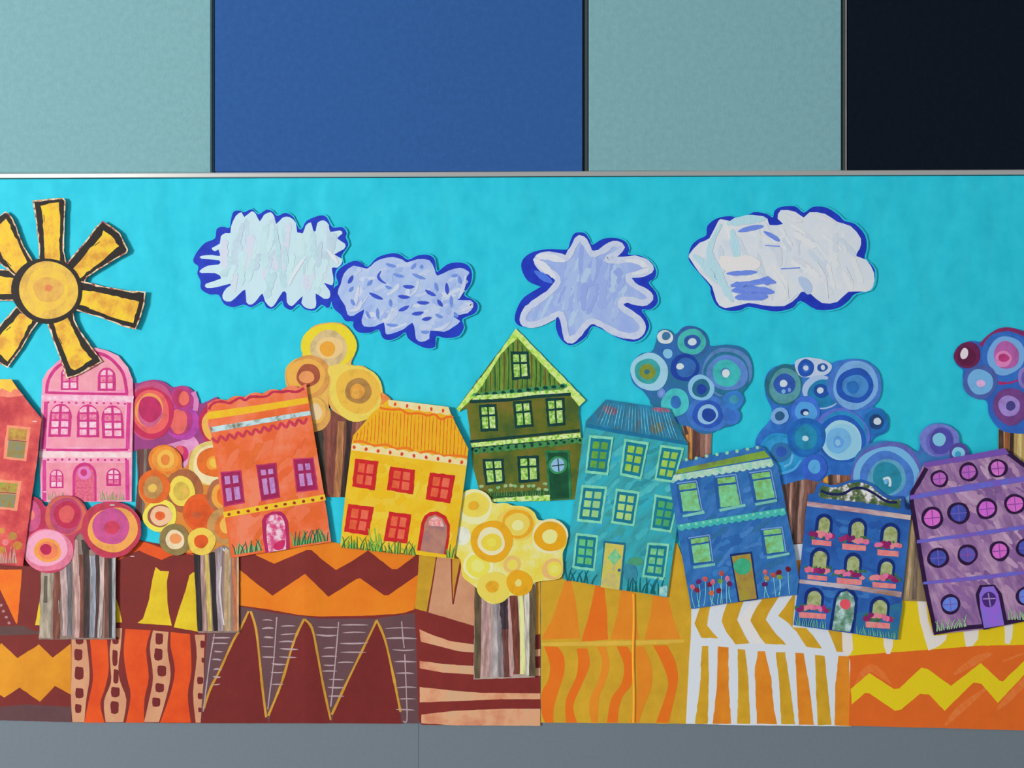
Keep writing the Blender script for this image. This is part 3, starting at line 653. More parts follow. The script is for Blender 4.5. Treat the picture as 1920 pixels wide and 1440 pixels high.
# low blue tree
lit(1700)
t = Thing('paper_tree', 'low blue tree with one huge ringed circle between the flower-box house and the purple house', 'paper tree', 1680, 920, 7, group='cut paper trees', tilt=(.5, 0))
trunk(t, [(1700, 930), (1745, 930), (1740, 1128), (1692, 1126), (1700, 1040)], M((136, 116, 88), (118, 98, 72), s=12, st=(0, 7)),
      [([(1714, 960), (1708, 1050), (1700, 1124)], 6, (160, 136, 100)), ([(1724, 960), (1718, 1050), (1714, 1124)], 8, (102, 86, 76))])
crown(t, [(1598, 880), (1604, 855), (1625, 834), (1655, 826), (1690, 832), (1716, 846), (1724, 842), (1726, 815), (1740, 798), (1762, 793), (1784, 800), (1797, 818), (1802, 836), (1814, 842), (1818, 856), (1815, 900), (1740, 960), (1600, 960), (1594, 910)], M((40, 122, 170), (60, 90, 160), s=14))
disc(t, 1663, 892, [(66, 65, (84, 92, 164)), (61, 60, (116, 180, 226), 0, 3), (50, 50, (64, 110, 184), 0, 4), (35, 36, (84, 146, 176), 0, 4), (27, 30, (34, 122, 148), 0, 4)])
t.part('white_hook', [f for f in stroke([(1656, 899), (1666, 896), (1669, 905), (1668, 912)], 5)], M((224, 240, 248))); t.part('dot', circ(1661, 903, 4, 5), M((110, 180, 222)))
disc(t, 1761, 825, [(36, 32, (104, 112, 184)), (27, 27, (92, 92, 170), 2, 3), (23, 24, (70, 68, 152), 4, 2), (12, 13, (132, 202, 232), 0, -1)])
disc(t, 1798, 850, [(19, 19, (72, 62, 136)), (12, 11, (140, 208, 234), -1, -1), (6, 6, (60, 150, 196), -2, 2)])

# purple tree
lit(1880)
t = Thing('paper_tree', 'purple and blue tree cut by the right edge of the photo above the purple house', 'paper tree', 1890, 760, 5, group='cut paper trees', tilt=(.6, 0))
trunk(t, [(1872, 800), (1975, 800), (1975, 930), (1872, 900)], M((166, 142, 86), (148, 122, 70), s=12, st=(0, 7)),
      [([(1877, 805), (1877, 900)], 10, (64, 44, 40)), ([(1888, 805), (1887, 900)], 9, (120, 68, 40)), ([(1897, 805), (1896, 900)], 8, (60, 40, 34)), ([(1912, 805), (1910, 900)], 8, (186, 164, 108))])
crown(t, [(1789, 667), (1796, 650), (1819, 639), (1840, 641), (1852, 630), (1870, 618), (1890, 614), (1925, 622), (1960, 640), (1978, 680), (1978, 790), (1950, 812), (1889, 811), (1868, 798), (1854, 776), (1850, 752), (1825, 744), (1809, 726), (1805, 706), (1806, 694), (1794, 684)], M((44, 92, 172), (40, 82, 160), s=16))
t.part('crimson_bar', stroke([(1872, 717), (1890, 716), (1908, 711)], 8, wb=.3), M((156, 36, 96)))
disc(t, 1814, 666, [(25, 25, (94, 30, 72)), (18, 18, (84, 24, 58), -2, 2)]); t.part('white_spot', circ(1808, 663, 7, 11, rot=.3), M((222, 214, 220)))
t.part('crimson_rim', stroke([(1838, 648), (1862, 626), (1890, 617), (1925, 628)], 8, wb=.3), M((118, 36, 84)))
disc(t, 1887, 669, [(48, 46, (44, 96, 172)), (35, 37, (112, 164, 216), -1, -2), (24, 26, (158, 84, 148), 0, -3), (16, 15, (198, 116, 166), -6, 4), (10, 8, (166, 52, 112), -5, 2)])
disc(t, 1838, 716, [(33, 32, (66, 86, 150)), (24, 24, (108, 166, 212), 0, 0), (8, 7, (206, 164, 208), 1, 3)])
disc(t, 1895, 762, [(34, 34, (102, 58, 118)), (20, 20, (142, 118, 182), -3, -1), (9, 9, (62, 58, 118), 0, -1)])
disc(t, 1922, 708, [(14, 20, (120, 108, 172)), (9, 14, (90, 76, 150), 2, 0)])

# ================================================================ houses
def house(label, poly, mat, base, tilt=(0, 0), grid=40, name='paper_house', curl=.35):
    xs = [p[0] for p in poly]; ys = [p[1] for p in poly]
    t = Thing(name, label, 'paper house', (min(xs) + max(xs)) / 2, (min(ys) + max(ys)) / 2, base, group='cut paper houses', tilt=tilt, grid=grid, curl=curl)
    t.part('facade', wob(poly, .4, 14), mat, thick=.45)
    return t

# pink house
lit(160)
MG = M((206, 46, 132), (188, 34, 112), s=40); LP = (246, 178, 204)
t = house('pink house with a round arched top and white trims, tucked under the sun', [(77, 941), (74, 860), (78, 742), (79, 713), (88, 696), (110, 676), (140, 658), (160, 652), (180, 652), (200, 657), (222, 667), (240, 689), (249, 712), (250, 742), (248, 860), (247, 941)], M((240, 158, 186), (232, 132, 172), (248, 182, 206), s=16), 6.2, tilt=(1.0, 0))
t.part('pink_panel', sm([(95, 728), (98, 708), (115, 686), (150, 672), (185, 668), (210, 680), (228, 700), (232, 730)], 3), M((240, 162, 178), (226, 144, 160), s=30))
t.part('arch_line', stroke([(87, 738), (90, 715), (101, 695), (118, 681), (145, 667), (175, 661), (200, 668), (219, 684), (232, 704), (238, 738)], 6, wb=.25), MG)
t.part('floor_line', strokes([[(86, 736), (160, 738), (240, 739)], [(86, 843), (160, 844), (240, 843)]], 4.5, wb=.3), MG)
t.part('pink_panel', rect(94, 762, 234, 838), M((242, 158, 178), (228, 140, 160), s=30))
t.part('pink_panel', rect(88, 868, 234, 938), M((236, 150, 168), (222, 130, 150), s=30))
t.part('side_line', strokes([[(86, 753), (84, 800), (81, 842)], [(242, 753), (240, 800), (239, 842)], [(83, 862), (83, 940)], [(238, 862), (239, 938)]], 7, wb=.25), M((216, 64, 146), (200, 44, 124), s=30))
t.part('white_trim', wob([(78, 741), (110, 742), (160, 741), (251, 743), (250, 755), (160, 752), (78, 751)], .9, 5), M((250, 214, 228), (238, 150, 190), s=50))
t.part('white_trim', wob([(73, 846), (247, 848), (247, 858), (73, 858)], .7, 6), M((252, 230, 232), (248, 200, 206), s=50))
t.part('dot_row', dots((90, 754), (234, 757), 12, 2.2, 1.9), MG)
t.part('dot_row', dots((90, 862), (236, 862), 12, 2.2, 2.2), MG)
PN = [M((250, 214, 226), (238, 140, 178), s=90), M((252, 226, 234), (244, 170, 200), s=90), M((236, 150, 176), (206, 60, 120), s=110)]
def awin(t, x0, y0, x1, y1, rows, cols, frame, panes, skew=0, ar=None, mar=.12, bar=.1):
    w0 = t.part('window', wob(arch(x0, y0, x1, y1, skew, ar), .5, 6), frame)
    h = y1 - y0; wd = x1 - x0; ar = ar or wd / 2; mx = mar * wd; my = mar * wd * .8
    ph = (h - my * 2 - bar * wd * .7 * (rows - 1)) / rows; pw = (wd - 2 * mx - bar * wd * (cols - 1)) / cols
    for r in range(rows):
        for c in range(cols):
            xa = x0 + mx + c * (pw + bar * wd); ya = y0 + my + r * (ph + bar * wd * .7); k = skew * (1 - (ya - y0) / h); k2 = skew * (1 - (ya + ph - y0) / h)
            q = [(xa + k, ya), (xa + pw + k, ya), (xa + pw + k2, ya + ph), (xa + k2, ya + ph)]
            if r == 0 and cols == 2: q[0 if c == 0 else 1] = ((xa + pw * .55 + k) if c == 0 else (xa + pw * .45 + k), ya + ph * .05); 
            if r == 0 and cols == 2: q.insert(0 if c == 0 else 2, (xa + k, ya + ph * .55) if c == 0 else (xa + pw + k, ya + ph * .55))
            t.part('pane', wob(q, .6, 5), panes[(r * 2 + c * 3 + int(x0)) % len(panes)] if isinstance(panes, list) else panes, parent=w0)
    return w0
for a in ((90, 757, 132, 819, 3), (144, 758, 186, 820, 0), (192, 760, 233, 822, -2)): awin(t, a[0], a[1], a[2], a[3], 4, 2, MG, PN, skew=a[4], ar=24, mar=.13, bar=.12)
awin(t, 114, 688, 147, 731, 3, 2, MG, PN, ar=14); awin(t, 183, 689, 217, 733, 3, 2, MG, PN, ar=18, mar=.17)
awin(t, 93, 880, 119, 915, 3, 2, MG, PN, ar=13); awin(t, 199, 878, 227, 911, 3, 2, MG, PN, ar=14, mar=.16)
o = t.part('door', arch(136, 867, 181, 940, 0, 24), MG)
t.part('door_panel', arch(141, 873, 177, 940, 0, 20), M((224, 110, 130), (206, 76, 118), s=150, edge=.3), parent=o)
o2 = t.part('door_wreath', circ(158, 887, 13, 12), M((222, 120, 188)), parent=o); t.part('wreath_centre', circ(157, 886, 6, 7), M((196, 44, 110)), parent=o)
t.part('painted_grass', blades(90, 126, 938, 15, 12, 1.6) + blades(188, 234, 938, 18, 16, 1.6), M((150, 168, 104), (110, 160, 96), s=60))
t.part('staple', rect(81, 921.5, 88, 923), M((240, 225, 228), bump=0), up=.3)

# orange house
lit(500)
t = house('orange house with a scalloped top and a pink arched door, tilted left', [(389, 757)] + wave((391, 757), (560, 726), 5, 2.6, 'scal')[1:-1] + [(560, 727), (574, 719), (576, 735), (583, 776), (600, 880), (612, 955), (621, 1016), (434, 1046), (418, 950), (405, 870), (396, 815), (389, 781)], M((236, 112, 66), (220, 96, 40), (244, 134, 98), s=10, det=7, edge=.3), 9.6, tilt=(1.2, 0))
brush(t, [(398, 820), (590, 790), (614, 1010), (440, 1036)], 26, 60, 14, -50, [M((240, 118, 74), s=26, bump=.2), M((230, 98, 50), s=26, bump=.2), M((240, 120, 78), s=26, bump=.2), M((224, 104, 44), s=26, bump=.2)], 20)
CR = M((188, 44, 72), (172, 34, 66), s=40)
t.part('scallop_line', stroke([(392, 768), (394, 762), (402, 755), (416, 753), (430, 756), (438, 752), (450, 746), (460, 750), (470, 744), (490, 744), (502, 742), (512, 735), (530, 735), (540, 733), (556, 735), (570, 728)], 5, wb=.4), CR)
t.part('yellow_band', wob([(389, 772.6), (480, 760), (577, 745), (579, 756), (480, 773), (389, 787)], .4), M((248, 204, 36), (240, 178, 30), s=30))
t.part('silver_band', wob([(394, 801), (581, 770), (583, 778), (396, 811)], .4), M((176, 204, 208), (116, 110, 80), (190, 216, 220), s=26, edge=.35))
t.part('zigzag_line', stroke(wave((398, 826), (576, 788), 11, 4.8, 'zig'), 5, n=3, wb=.4), M((196, 50, 76)))
t.part('yellow_band', wob([(418, 960), (609, 927), (611, 938), (420, 971)], .4), M((244, 206, 44), (236, 190, 34), s=40))
t.part('dot_row', dots((430, 964), (604, 934), 11, 3.4, 2.9), M((156, 40, 30)))
WF = M((160, 30, 84), (142, 20, 76), s=50); LL = [M((194, 140, 194), (174, 118, 176), s=60), M((200, 150, 206), (160, 110, 170), s=70)]
window(t, [(415, 887), (450, 884), (457, 941), (421, 948)], 2, 2, WF, LL, mar=.14, bar=.15, rowh=[.75, 1.25], outer=(.05, M((190, 44, 100))))
window(t, [(482, 874), (516, 870), (523, 931), (491, 937)], 2, 2, WF, LL, mar=.16, bar=.13, rowh=[.5, 1.5], outer=(.05, M((178, 40, 94))))
window(t, [(551, 862), (586, 860), (594, 917), (557, 921)], 2, 2, WF, LL, mar=.18, bar=.13, rowh=[.7, 1.3], outer=(.05, M((196, 44, 100))))
o = t.part('door', [(498, 1037), (493, 1010), (491, 977), (496, 966), (512, 959), (526, 959), (534, 965), (540, 978), (542, 1005), (543, 1029)], M((172, 28, 88), s=40))
t.part('door_panel', wob([(504, 1036), (500, 1005), (499, 974), (505, 967), (517, 964), (528, 968), (533, 978), (536, 1005), (537, 1030)], .8, 5), M((244, 206, 222), (206, 70, 122), s=52, edge=.3), parent=o)
t.part('crimson_flower', sm([(512, 1024), (520, 1016), (533, 1012), (534, 1022), (528, 1030), (517, 1031)], 3), M((190, 34, 90)), parent=o)
t.part('painted_grass', blades(440, 492, 1040, 20, 13, 3.2, y1=1032), M((150, 196, 130), (110, 176, 110), s=50)); t.part('painted_grass', blades(550, 612, 1024, 24, 15, 3.6, y1=1014), M((120, 178, 96), (90, 156, 76), s=50))
t.part('dark_grass', blades(440, 492, 1040, 21, 10, 2, y1=1032, lean=.5) + blades(550, 616, 1024, 27, 13, 2.2, y1=1014, lean=.5), M((22, 92, 72)))

# green house
lit(980)
GR = M((92, 102, 30), (116, 104, 42), (66, 88, 38), s=11, det=8, edge=.4); DT = M((12, 62, 58), (8, 48, 46), s=50)
t = house('green timber house with a steep lime-edged gable roof', [(967.5, 616), (1098, 750), (1086, 762), (1085, 775), (1091, 826), (1092, 935), (1031, 939), (922, 941), (900, 925), (887, 876), (880, 800), (875, 765), (861, 772), (856, 766)], GR, 4.6, tilt=(1.0, .2))
o = t.part('gable', [(968, 628), (1062, 726), (1060, 732), (888, 744), (878, 756), (920, 690)], M((92, 130, 48), (74, 104, 40), (112, 146, 50), s=20, st=(0, 5)))
for i in range(20):
    x = 893 + i * 8.6; yt = 628 + abs(x - 968) * 1.03 + 8
    if yt < 724: t.part('plank_line', stroke([(x, yt), (x + 1, (yt + 733) / 2), (x + random.uniform(-1, 1), 735 - (x - 900) * .05)], 1.8, wb=.5), M((26, 72, 44) if i % 3 else (110, 60, 40)), parent=o)
LG = M((206, 238, 118), (150, 200, 64), (228, 248, 160), s=75, edge=.35)
t.part('roof_edge', wob([(967.5, 616), (973, 630), (940, 663), (905, 722), (880, 752), (861, 772), (856, 766), (910, 697)], .8, 6), LG)
t.part('roof_edge', wob([(967.5, 616), (1098, 750), (1086, 762), (1062, 732), (1010, 676), (971, 634)], .8, 6), M((216, 242, 134), (156, 204, 70), (232, 248, 170), s=75, edge=.35))
t.part('green_scallops', dots((893, 742), (1056, 724), 12, 8, 5), M((62, 138, 84)))
t.part('dark_bumps', dots((896, 741), (1054, 724), 11, 4.6, 3.4), DT)
MX = M((206, 238, 130), (110, 176, 50), (232, 244, 190), s=90, edge=.3)
t.part('light_trim', wob([(886, 742), (980, 736), (1066, 729), (1069, 737), (980, 745), (886, 750)], .8, 5), MX)
t.part('dark_trim', stroke([(881, 753), (950, 750), (1000, 744), (1070, 739)], 6, wb=.2), DT)
PG = [M((204, 238, 140), (96, 160, 40), s=110, edge=.35), M((222, 244, 170), (120, 176, 50), s=110, edge=.35)]
for q in ([(957, 659), (991, 659), (994, 710), (960, 713)], [(898, 759), (931, 757.5), (934, 808), (901, 809.5)], [(962, 753), (996, 750.5), (1001, 800), (966, 803)], [(1022.5, 747), (1058, 745), (1060, 797.5), (1027, 800)],
          [(904.5, 860.5), (944.5, 860), (947, 906), (910, 910)], [(969.5, 855), (1010, 854), (1012, 903), (972.5, 905.5)]):
    window(t, q, 2, 2, DT, PG, mar=.13, bar=.1, rowh=[.75, 1.25])
t.part('dark_trim', strokes([[(882, 828), (980, 818), (1087, 807)], [(884, 842), (980, 833), (1090, 822)]], 5, wb=.2), DT)
t.part('light_trim', wob([(882, 831), (980, 822), (1088, 811), (1089, 820), (980, 830), (884, 839)], .6, 5), MX)
t.part('teal_scallops', dots((893, 846), (1088, 826), 15, 8, 6), M((62, 130, 70)))
t.part('dark_dots', dots((893, 845), (1088, 826), 14, 3, 3), DT)
o = t.part('door', [(1022.5, 845), (1067.5, 844), (1072, 935), (1030, 937.5)], M((40, 130, 84), (24, 96, 62), s=40))
t.part('door_panel', [(1027, 849), (1064, 848), (1067, 934), (1032, 936)], M((24, 84, 52), (16, 68, 44), s=24), parent=o)
pd = t.part('porthole', circ(1046, 872, 17, 17), M((50, 136, 86)), parent=o); t.part('porthole_glass', circ(1046, 872, 13, 12.5), M((140, 184, 216)), parent=o); t.part('porthole_bar', strokes([[(1034, 874), (1058, 871)], [(1046, 860), (1048, 884)]], 2), M((14, 50, 52)), parent=o)
t.part('dark_ground', wob([(918, 925), (1030, 918), (1031, 931), (924, 935)], .8, 5), M((28, 74, 44), (50, 90, 40), s=50))
t.part('light_base', wob([(921, 936), (970, 931), (1031, 928), (1031, 939), (922, 941)], .8, 5), MX)
t.part('painted_grass', blades(915, 1022, 930, 16, 22, 1.4), M((120, 160, 90), (50, 110, 60), s=60))
t.part('flower_heads', [circ(x, y, 4.5, 3.2, .1, 10) for x, y in ((903, 912), (920, 919), (934, 914), (948, 911), (958, 910), (966, 911), (979, 912), (992, 911), (1000, 911), (1010, 917), (1022, 907), (1024, 918))], M((92, 168, 96), (176, 178, 140), s=50))

# teal house
lit(1170)
TB = M((52, 156, 166), (50, 134, 142), (46, 166, 184), s=10, st=(-40, 3), det=7)
t = house('teal house with nine windows, a lined roof and a yellowish door with a diamond', [(1136, 749), (1190, 757), (1256, 766), (1275, 805), (1290, 834), (1289, 860), (1278, 930), (1270, 985), (1251, 1120), (1160, 1105), (1055, 1086), (1066, 1010), (1080, 920), (1090, 841), (1098, 790)], TB, 6.9, tilt=(.8, 0))
brush(t, [(1100, 805), (1285, 835), (1248, 1112), (1064, 1082)], 60, 48, 11, -40, [M((60, 166, 176), s=26, bump=.2), M((44, 140, 152), s=26, bump=.2), M((56, 150, 150), s=26, bump=.2), M((70, 172, 180), s=26, bump=.2), M((50, 158, 186), s=26, bump=.2)], 12)
o = t.part('roof', wob([(1136, 749), (1190, 757), (1256, 766), (1275, 805), (1290, 834), (1189, 815), (1098, 797), (1099, 790)], .4), M((36, 112, 146), (60, 96, 110), (40, 130, 170), s=22))
t.part('red_patch', sm([(1132, 762), (1150, 764), (1160, 772), (1148, 778), (1132, 772)], 3), M((120, 90, 110), (110, 60, 80), s=60), parent=o); t.part('red_patch', sm([(1225, 764), (1250, 766), (1256, 772), (1240, 773), (1226, 770)], 3), M((170, 90, 120), (120, 90, 110), s=60), parent=o); t.part('olive_patch', sm([(1220, 800), (1236, 792), (1246, 800), (1236, 812), (1222, 810)], 3), M((70, 96, 90), (110, 96, 60), s=50), parent=o)
for i in range(24):
    u = (i + .3) / 24.0; xt = 1134 + u * 122; xb = 1116 + u * 160; t.part('roof_line', stroke([(xt, 755 + u * 15), ((xt + xb) / 2 + random.uniform(-1, 1), 776 + u * 25), (xb, 796 + u * 30)], 1.6, wb=.9, taper=.4, n=5), M((96, 172, 196) if i % 4 else (100, 130, 150)), parent=o)
t.part('eave_line', stroke([(1099, 798), (1150, 808), (1220, 820), (1289, 832)], 6, wb=.2), M((22, 106, 148)))
FO = M((134, 208, 176), (110, 190, 160), s=40); FI = M((18, 122, 146), (14, 104, 128), s=40)
gp = lambda a, b: [M(a, b, s=70, edge=.6), M(tuple(v * .93 for v in a), b, s=80, edge=.6)]
for q, pn in (([(1108, 821), (1146, 824), (1137, 886), (1101, 882)], gp((112, 168, 48), (70, 140, 70))), ([(1174, 828), (1212, 834), (1200, 894), (1166, 887)], gp((164, 196, 76), (120, 180, 70))), ([(1241, 839), (1278, 844), (1262, 901), (1231, 896)], gp((160, 200, 90), (130, 180, 70))),
              ([(1094, 914), (1134, 917), (1125, 977), (1086, 973)], gp((164, 204, 130), (130, 190, 130))), ([(1158, 921), (1195, 926), (1186, 982), (1150, 977)], gp((150, 200, 126), (176, 204, 110))), ([(1231, 932), (1269, 938), (1256, 994), (1223, 989)], gp((84, 160, 70), (60, 160, 120))),
              ([(1083, 1004), (1118, 1008), (1112, 1066), (1077, 1061)], gp((90, 176, 80), (100, 190, 140))), ([(1217, 1022), (1251, 1024), (1243, 1083), (1208, 1078)], gp((80, 166, 100), (130, 200, 150)))):
    window(t, q, 3, 2, FI, pn, mar=.13, bar=.1, outer=(.1, FO))
o = t.part('door', wob([(1132, 1014), (1173, 1018), (1166, 1107), (1160, 1106), (1126, 1101)], .4), M((24, 100, 130)))
t.part('door_panel', [(1135, 1018), (1170, 1022), (1161, 1106), (1126, 1101)], M((196, 184, 84), (176, 160, 120), (170, 178, 80), s=20), parent=o)
t.part('diamond_window', [(1153, 1029), (1165, 1044), (1151, 1060), (1139, 1045)], M((96, 172, 124), (130, 196, 140), s=50), parent=o); t.part('door_knob', circ(1161, 1069, 3, 3), M((50, 90, 130)), parent=o)
t.part('olive_patch', sm([(1180, 1048), (1200, 1045), (1206, 1056), (1190, 1062), (1178, 1058)], 3), M((70, 146, 110))); t.part('purple_patch', sm([(1170, 1060), (1190, 1060), (1195, 1080), (1185, 1095), (1172, 1085)], 3), M((50, 116, 150), (52, 136, 150), s=50))
t.part('painted_grass', blades(1062, 1114, 1088, 24, 8, 3, lean=.6, y1=1096) + stroke([(1064, 1090), (1060, 1070), (1060, 1052)], 2.5) + blades(1174, 1242, 1108, 30, 14, 3.4, lean=.6, y1=1116), M((10, 92, 96)))
t.part('white_corner', wob([(1236, 1100), (1251, 1098), (1250, 1119), (1236, 1116)], .8, 5), M((180, 214, 190), (90, 170, 190), s=60))

# navy house
lit(1370)
NB = M((44, 104, 168), (40, 88, 150), (60, 112, 176), s=12, st=(-30, 2.5), det=7)
t = house('blue house with green windows, bead trims and painted round flowers beside its gold door', [(1255, 902), (1263, 890), (1272, 872)] + wave((1276, 868), (1430, 838), 7, 2.4, 'scal')[1:-1] + [(1432, 838), (1437, 844), (1458, 873), (1474, 955), (1490, 1032), (1498, 1085), (1494, 1115), (1400, 1126), (1296, 1142), (1280, 1050), (1266, 970)], NB, 10.2, tilt=(1.0, 0))
brush(t, [(1262, 905), (1455, 880), (1490, 1110), (1300, 1136)], 50, 50, 12, -30, [M((52, 112, 176), s=26, bump=.2), M((38, 92, 158), s=26, bump=.2), M((62, 118, 182), s=26, bump=.2), M((44, 100, 150), s=26, bump=.2)], 25)
TG = M((84, 166, 150), (60, 150, 150), s=50)
t.part('dot_row', dots((1287, 862), (1420, 839), 8, 3.4, 3.2), M((134, 190, 160)))
t.part('green_band', wob([(1271, 880), (1350, 863), (1433, 845), (1444, 857), (1350, 874), (1264, 890)], .4), M((110, 150, 60), (110, 96, 66), (130, 160, 60), s=14))
o = t.part('bead_trim', [(1263, 891), (1350, 876), (1446, 860), (1451, 871)] + wave((1451, 872), (1259, 901), 15, 1.5, 'scal')[1:], M((112, 186, 170), (190, 206, 190), s=60))
t.part('bead', dots((1266, 896), (1446, 867), 17, 2.6, 2.6), M((170, 206, 170)), parent=o)
GP = [M((122, 196, 130), (110, 150, 70), s=60), M((116, 202, 156), (112, 158, 84), s=50, det=7)]
def nwin(q, sill, shade=None):
    fr = t.part('window', wob(sub(q, -.18, -.1, 1.12, 1.06), .7), M((34, 84, 150)))
    t.part('window_frame', strokes([[q4(q, -.12, -.06), q4(q, 1.08, -.06)], [q4(q, 1.08, -.06), q4(q, 1.08, 1.03)]], 2.4), M((110, 150, 206)), parent=fr)
    t.part('pane', wob(sub(q, 0, 0, 1, .2), .7, 5), GP[0], parent=fr); t.part('pane', wob(sub(q, 0, .27, 1, 1), .8, 5), GP[1], parent=fr)
    t.part('sill', stroke(sill, 5, wb=.3), M((112, 182, 170)), parent=fr)
nwin([(1273, 909), (1304, 905), (1314, 957), (1281, 959)], [(1280, 968), (1321, 960)]); nwin([(1345, 897), (1378, 893), (1388, 948), (1351, 951)], [(1349, 957), (1398, 947)]); nwin([(1409, 889), (1443, 884), (1453, 933), (1419, 938)], [(1416, 946), (1457, 938)])
nwin([(1295, 1011), (1328, 1006), (1334, 1052), (1301, 1056)], [(1300, 1064), (1341, 1058)]); nwin([(1431, 995), (1464, 991), (1471, 1034), (1438, 1038)], [(1438, 1046), (1480, 1038)])
o = t.part('bead_trim', [(1269, 984), (1370, 968), (1471, 952), (1474, 962)] + wave((1474, 963), (1272, 993), 15, 1.6, 'scal')[1:], M((54, 162, 166), (70, 176, 160), s=60))
t.part('bead', dots((1278, 986), (1467, 957), 15, 3, 2.8), M((116, 196, 170)), parent=o)
o = t.part('door', wob([(1368.6, 1039), (1409.6, 1034), (1422, 1124), (1384, 1129)], .5), M((18, 44, 100)))
t.part('door_panel', [(1372, 1043), (1407, 1038), (1419, 1122), (1387, 1127)], M((156, 132, 56), (140, 110, 60), (150, 140, 50), s=24), parent=o); t.part('door_window', circ(1392, 1062, 16, 16), M((62, 166, 124), (50, 150, 110), s=50), parent=o)
fl = ((492, 1070, (188, 84, 74)), (358, 1115, (204, 90, 92)), (305, 1137, (106, 36, 112)), (395, 1160, (130, 22, 58)), (420, 1140, (218, 112, 134)), (480, 1133, (112, 156, 66)), (540, 1112, (222, 122, 154)), (557, 1155, (112, 32, 92)), (292, 1207, (134, 28, 52)), (470, 1210, (136, 22, 50)), (410, 1230, (222, 114, 64)), (255, 1180, (200, 110, 124)),
      (850, 1060, (200, 104, 114)), (915, 1083, (190, 84, 70)), (960, 1062, (122, 18, 40)), (1037, 1035, (114, 18, 40)), (968, 1100, (124, 164, 66)), (845, 1158, (98, 32, 96)), (862, 1110, (180, 136, 76)))
st = []
for x, y, c in fl:
    px, py = 1240 + x / 4.363, 830 + y / 4.363; yb = 1142 - (px - 1296) * .14 - 2
    st += stroke([(px, py), (px + random.uniform(-2, 3), (py + yb) / 2), (px + random.uniform(-3, 6), yb)], 1.3, n=3)
t.part('flower_stems', st, M((120, 196, 206)))
for x, y, c in fl: t.part('flower', circ(1240 + x / 4.363, 830 + y / 4.363, 5, 5, .08, 14), M(c, tuple(v * .8 for v in c), s=80))

# flower-box house
lit(1600)
t = house('dark blue house with a bumpy patterned crest and pink flower boxes under its arched windows', [(1513, 941), (1516, 926), (1527, 925), (1530, 912), (1534, 906), (1541, 904), (1556, 909), (1570, 909), (1591, 901), (1613, 899), (1633, 905), (1658, 925), (1671, 931), (1693, 930), (1700, 948), (1710, 958), (1707, 975), (1699, 1050), (1691, 1125), (1683, 1200), (1585, 1186), (1488, 1172), (1498, 1085)], M((36, 86, 158), (34, 70, 138), (46, 98, 168), s=10, det=7), 9.8, tilt=(.8, 0))
brush(t, [(1516, 952), (1702, 975), (1680, 1192), (1494, 1166)], 40, 46, 12, 10, [M((40, 94, 166), s=26, bump=.2), M((32, 76, 148), s=26, bump=.2), M((50, 104, 170), s=26, bump=.2)], 30)
t.part('teal_ground', wob([(1605, 1150), (1692, 1130), (1690, 1150), (1683, 1199), (1604, 1187)], .8), M((38, 98, 140), (36, 88, 146), (44, 112, 120), s=16, det=7))
t.part('dark_notch', sm([(1697, 932), (1701, 945), (1708, 950), (1704, 956), (1697, 950)], 2), M((16, 40, 84)))
t.part('crest_pattern', wob([(1537, 918), (1542, 910), (1556, 914), (1572, 914), (1592, 906), (1612, 904), (1631, 910), (1654, 930), (1668, 937), (1690, 936), (1687, 954), (1640, 945), (1590, 939), (1540, 934), (1535, 930)], .9, 5), M((96, 106, 76), (58, 88, 48), (238, 236, 236), s=30, edge=.22, det=8))
t.part('crest_line', stroke([(1539, 920), (1556, 926), (1580, 926), (1600, 916), (1620, 916), (1640, 926), (1662, 940), (1682, 942)], 5, wb=.2), M((22, 28, 76)))
t.part('streaked_band', wob([(1513, 940), (1600, 951), (1708, 966), (1707, 975), (1600, 960), (1513, 949)], .4), M((166, 132, 144), (150, 100, 70), (186, 166, 160), s=22, st=(0, .3), edge=.35))
t.part('streaked_band', wob([(1497, 1086), (1600, 1097), (1691, 1110), (1690, 1120), (1600, 1106), (1496, 1093)], .4), M((156, 130, 136), (140, 106, 90), (178, 166, 172), s=22, st=(0, .3), edge=.35))
NV = M((18, 42, 112), (12, 34, 96), s=40); KP = M((148, 158, 106), (120, 130, 80), (160, 170, 130), s=60)
BX = M((238, 120, 134), (244, 160, 150), s=50)
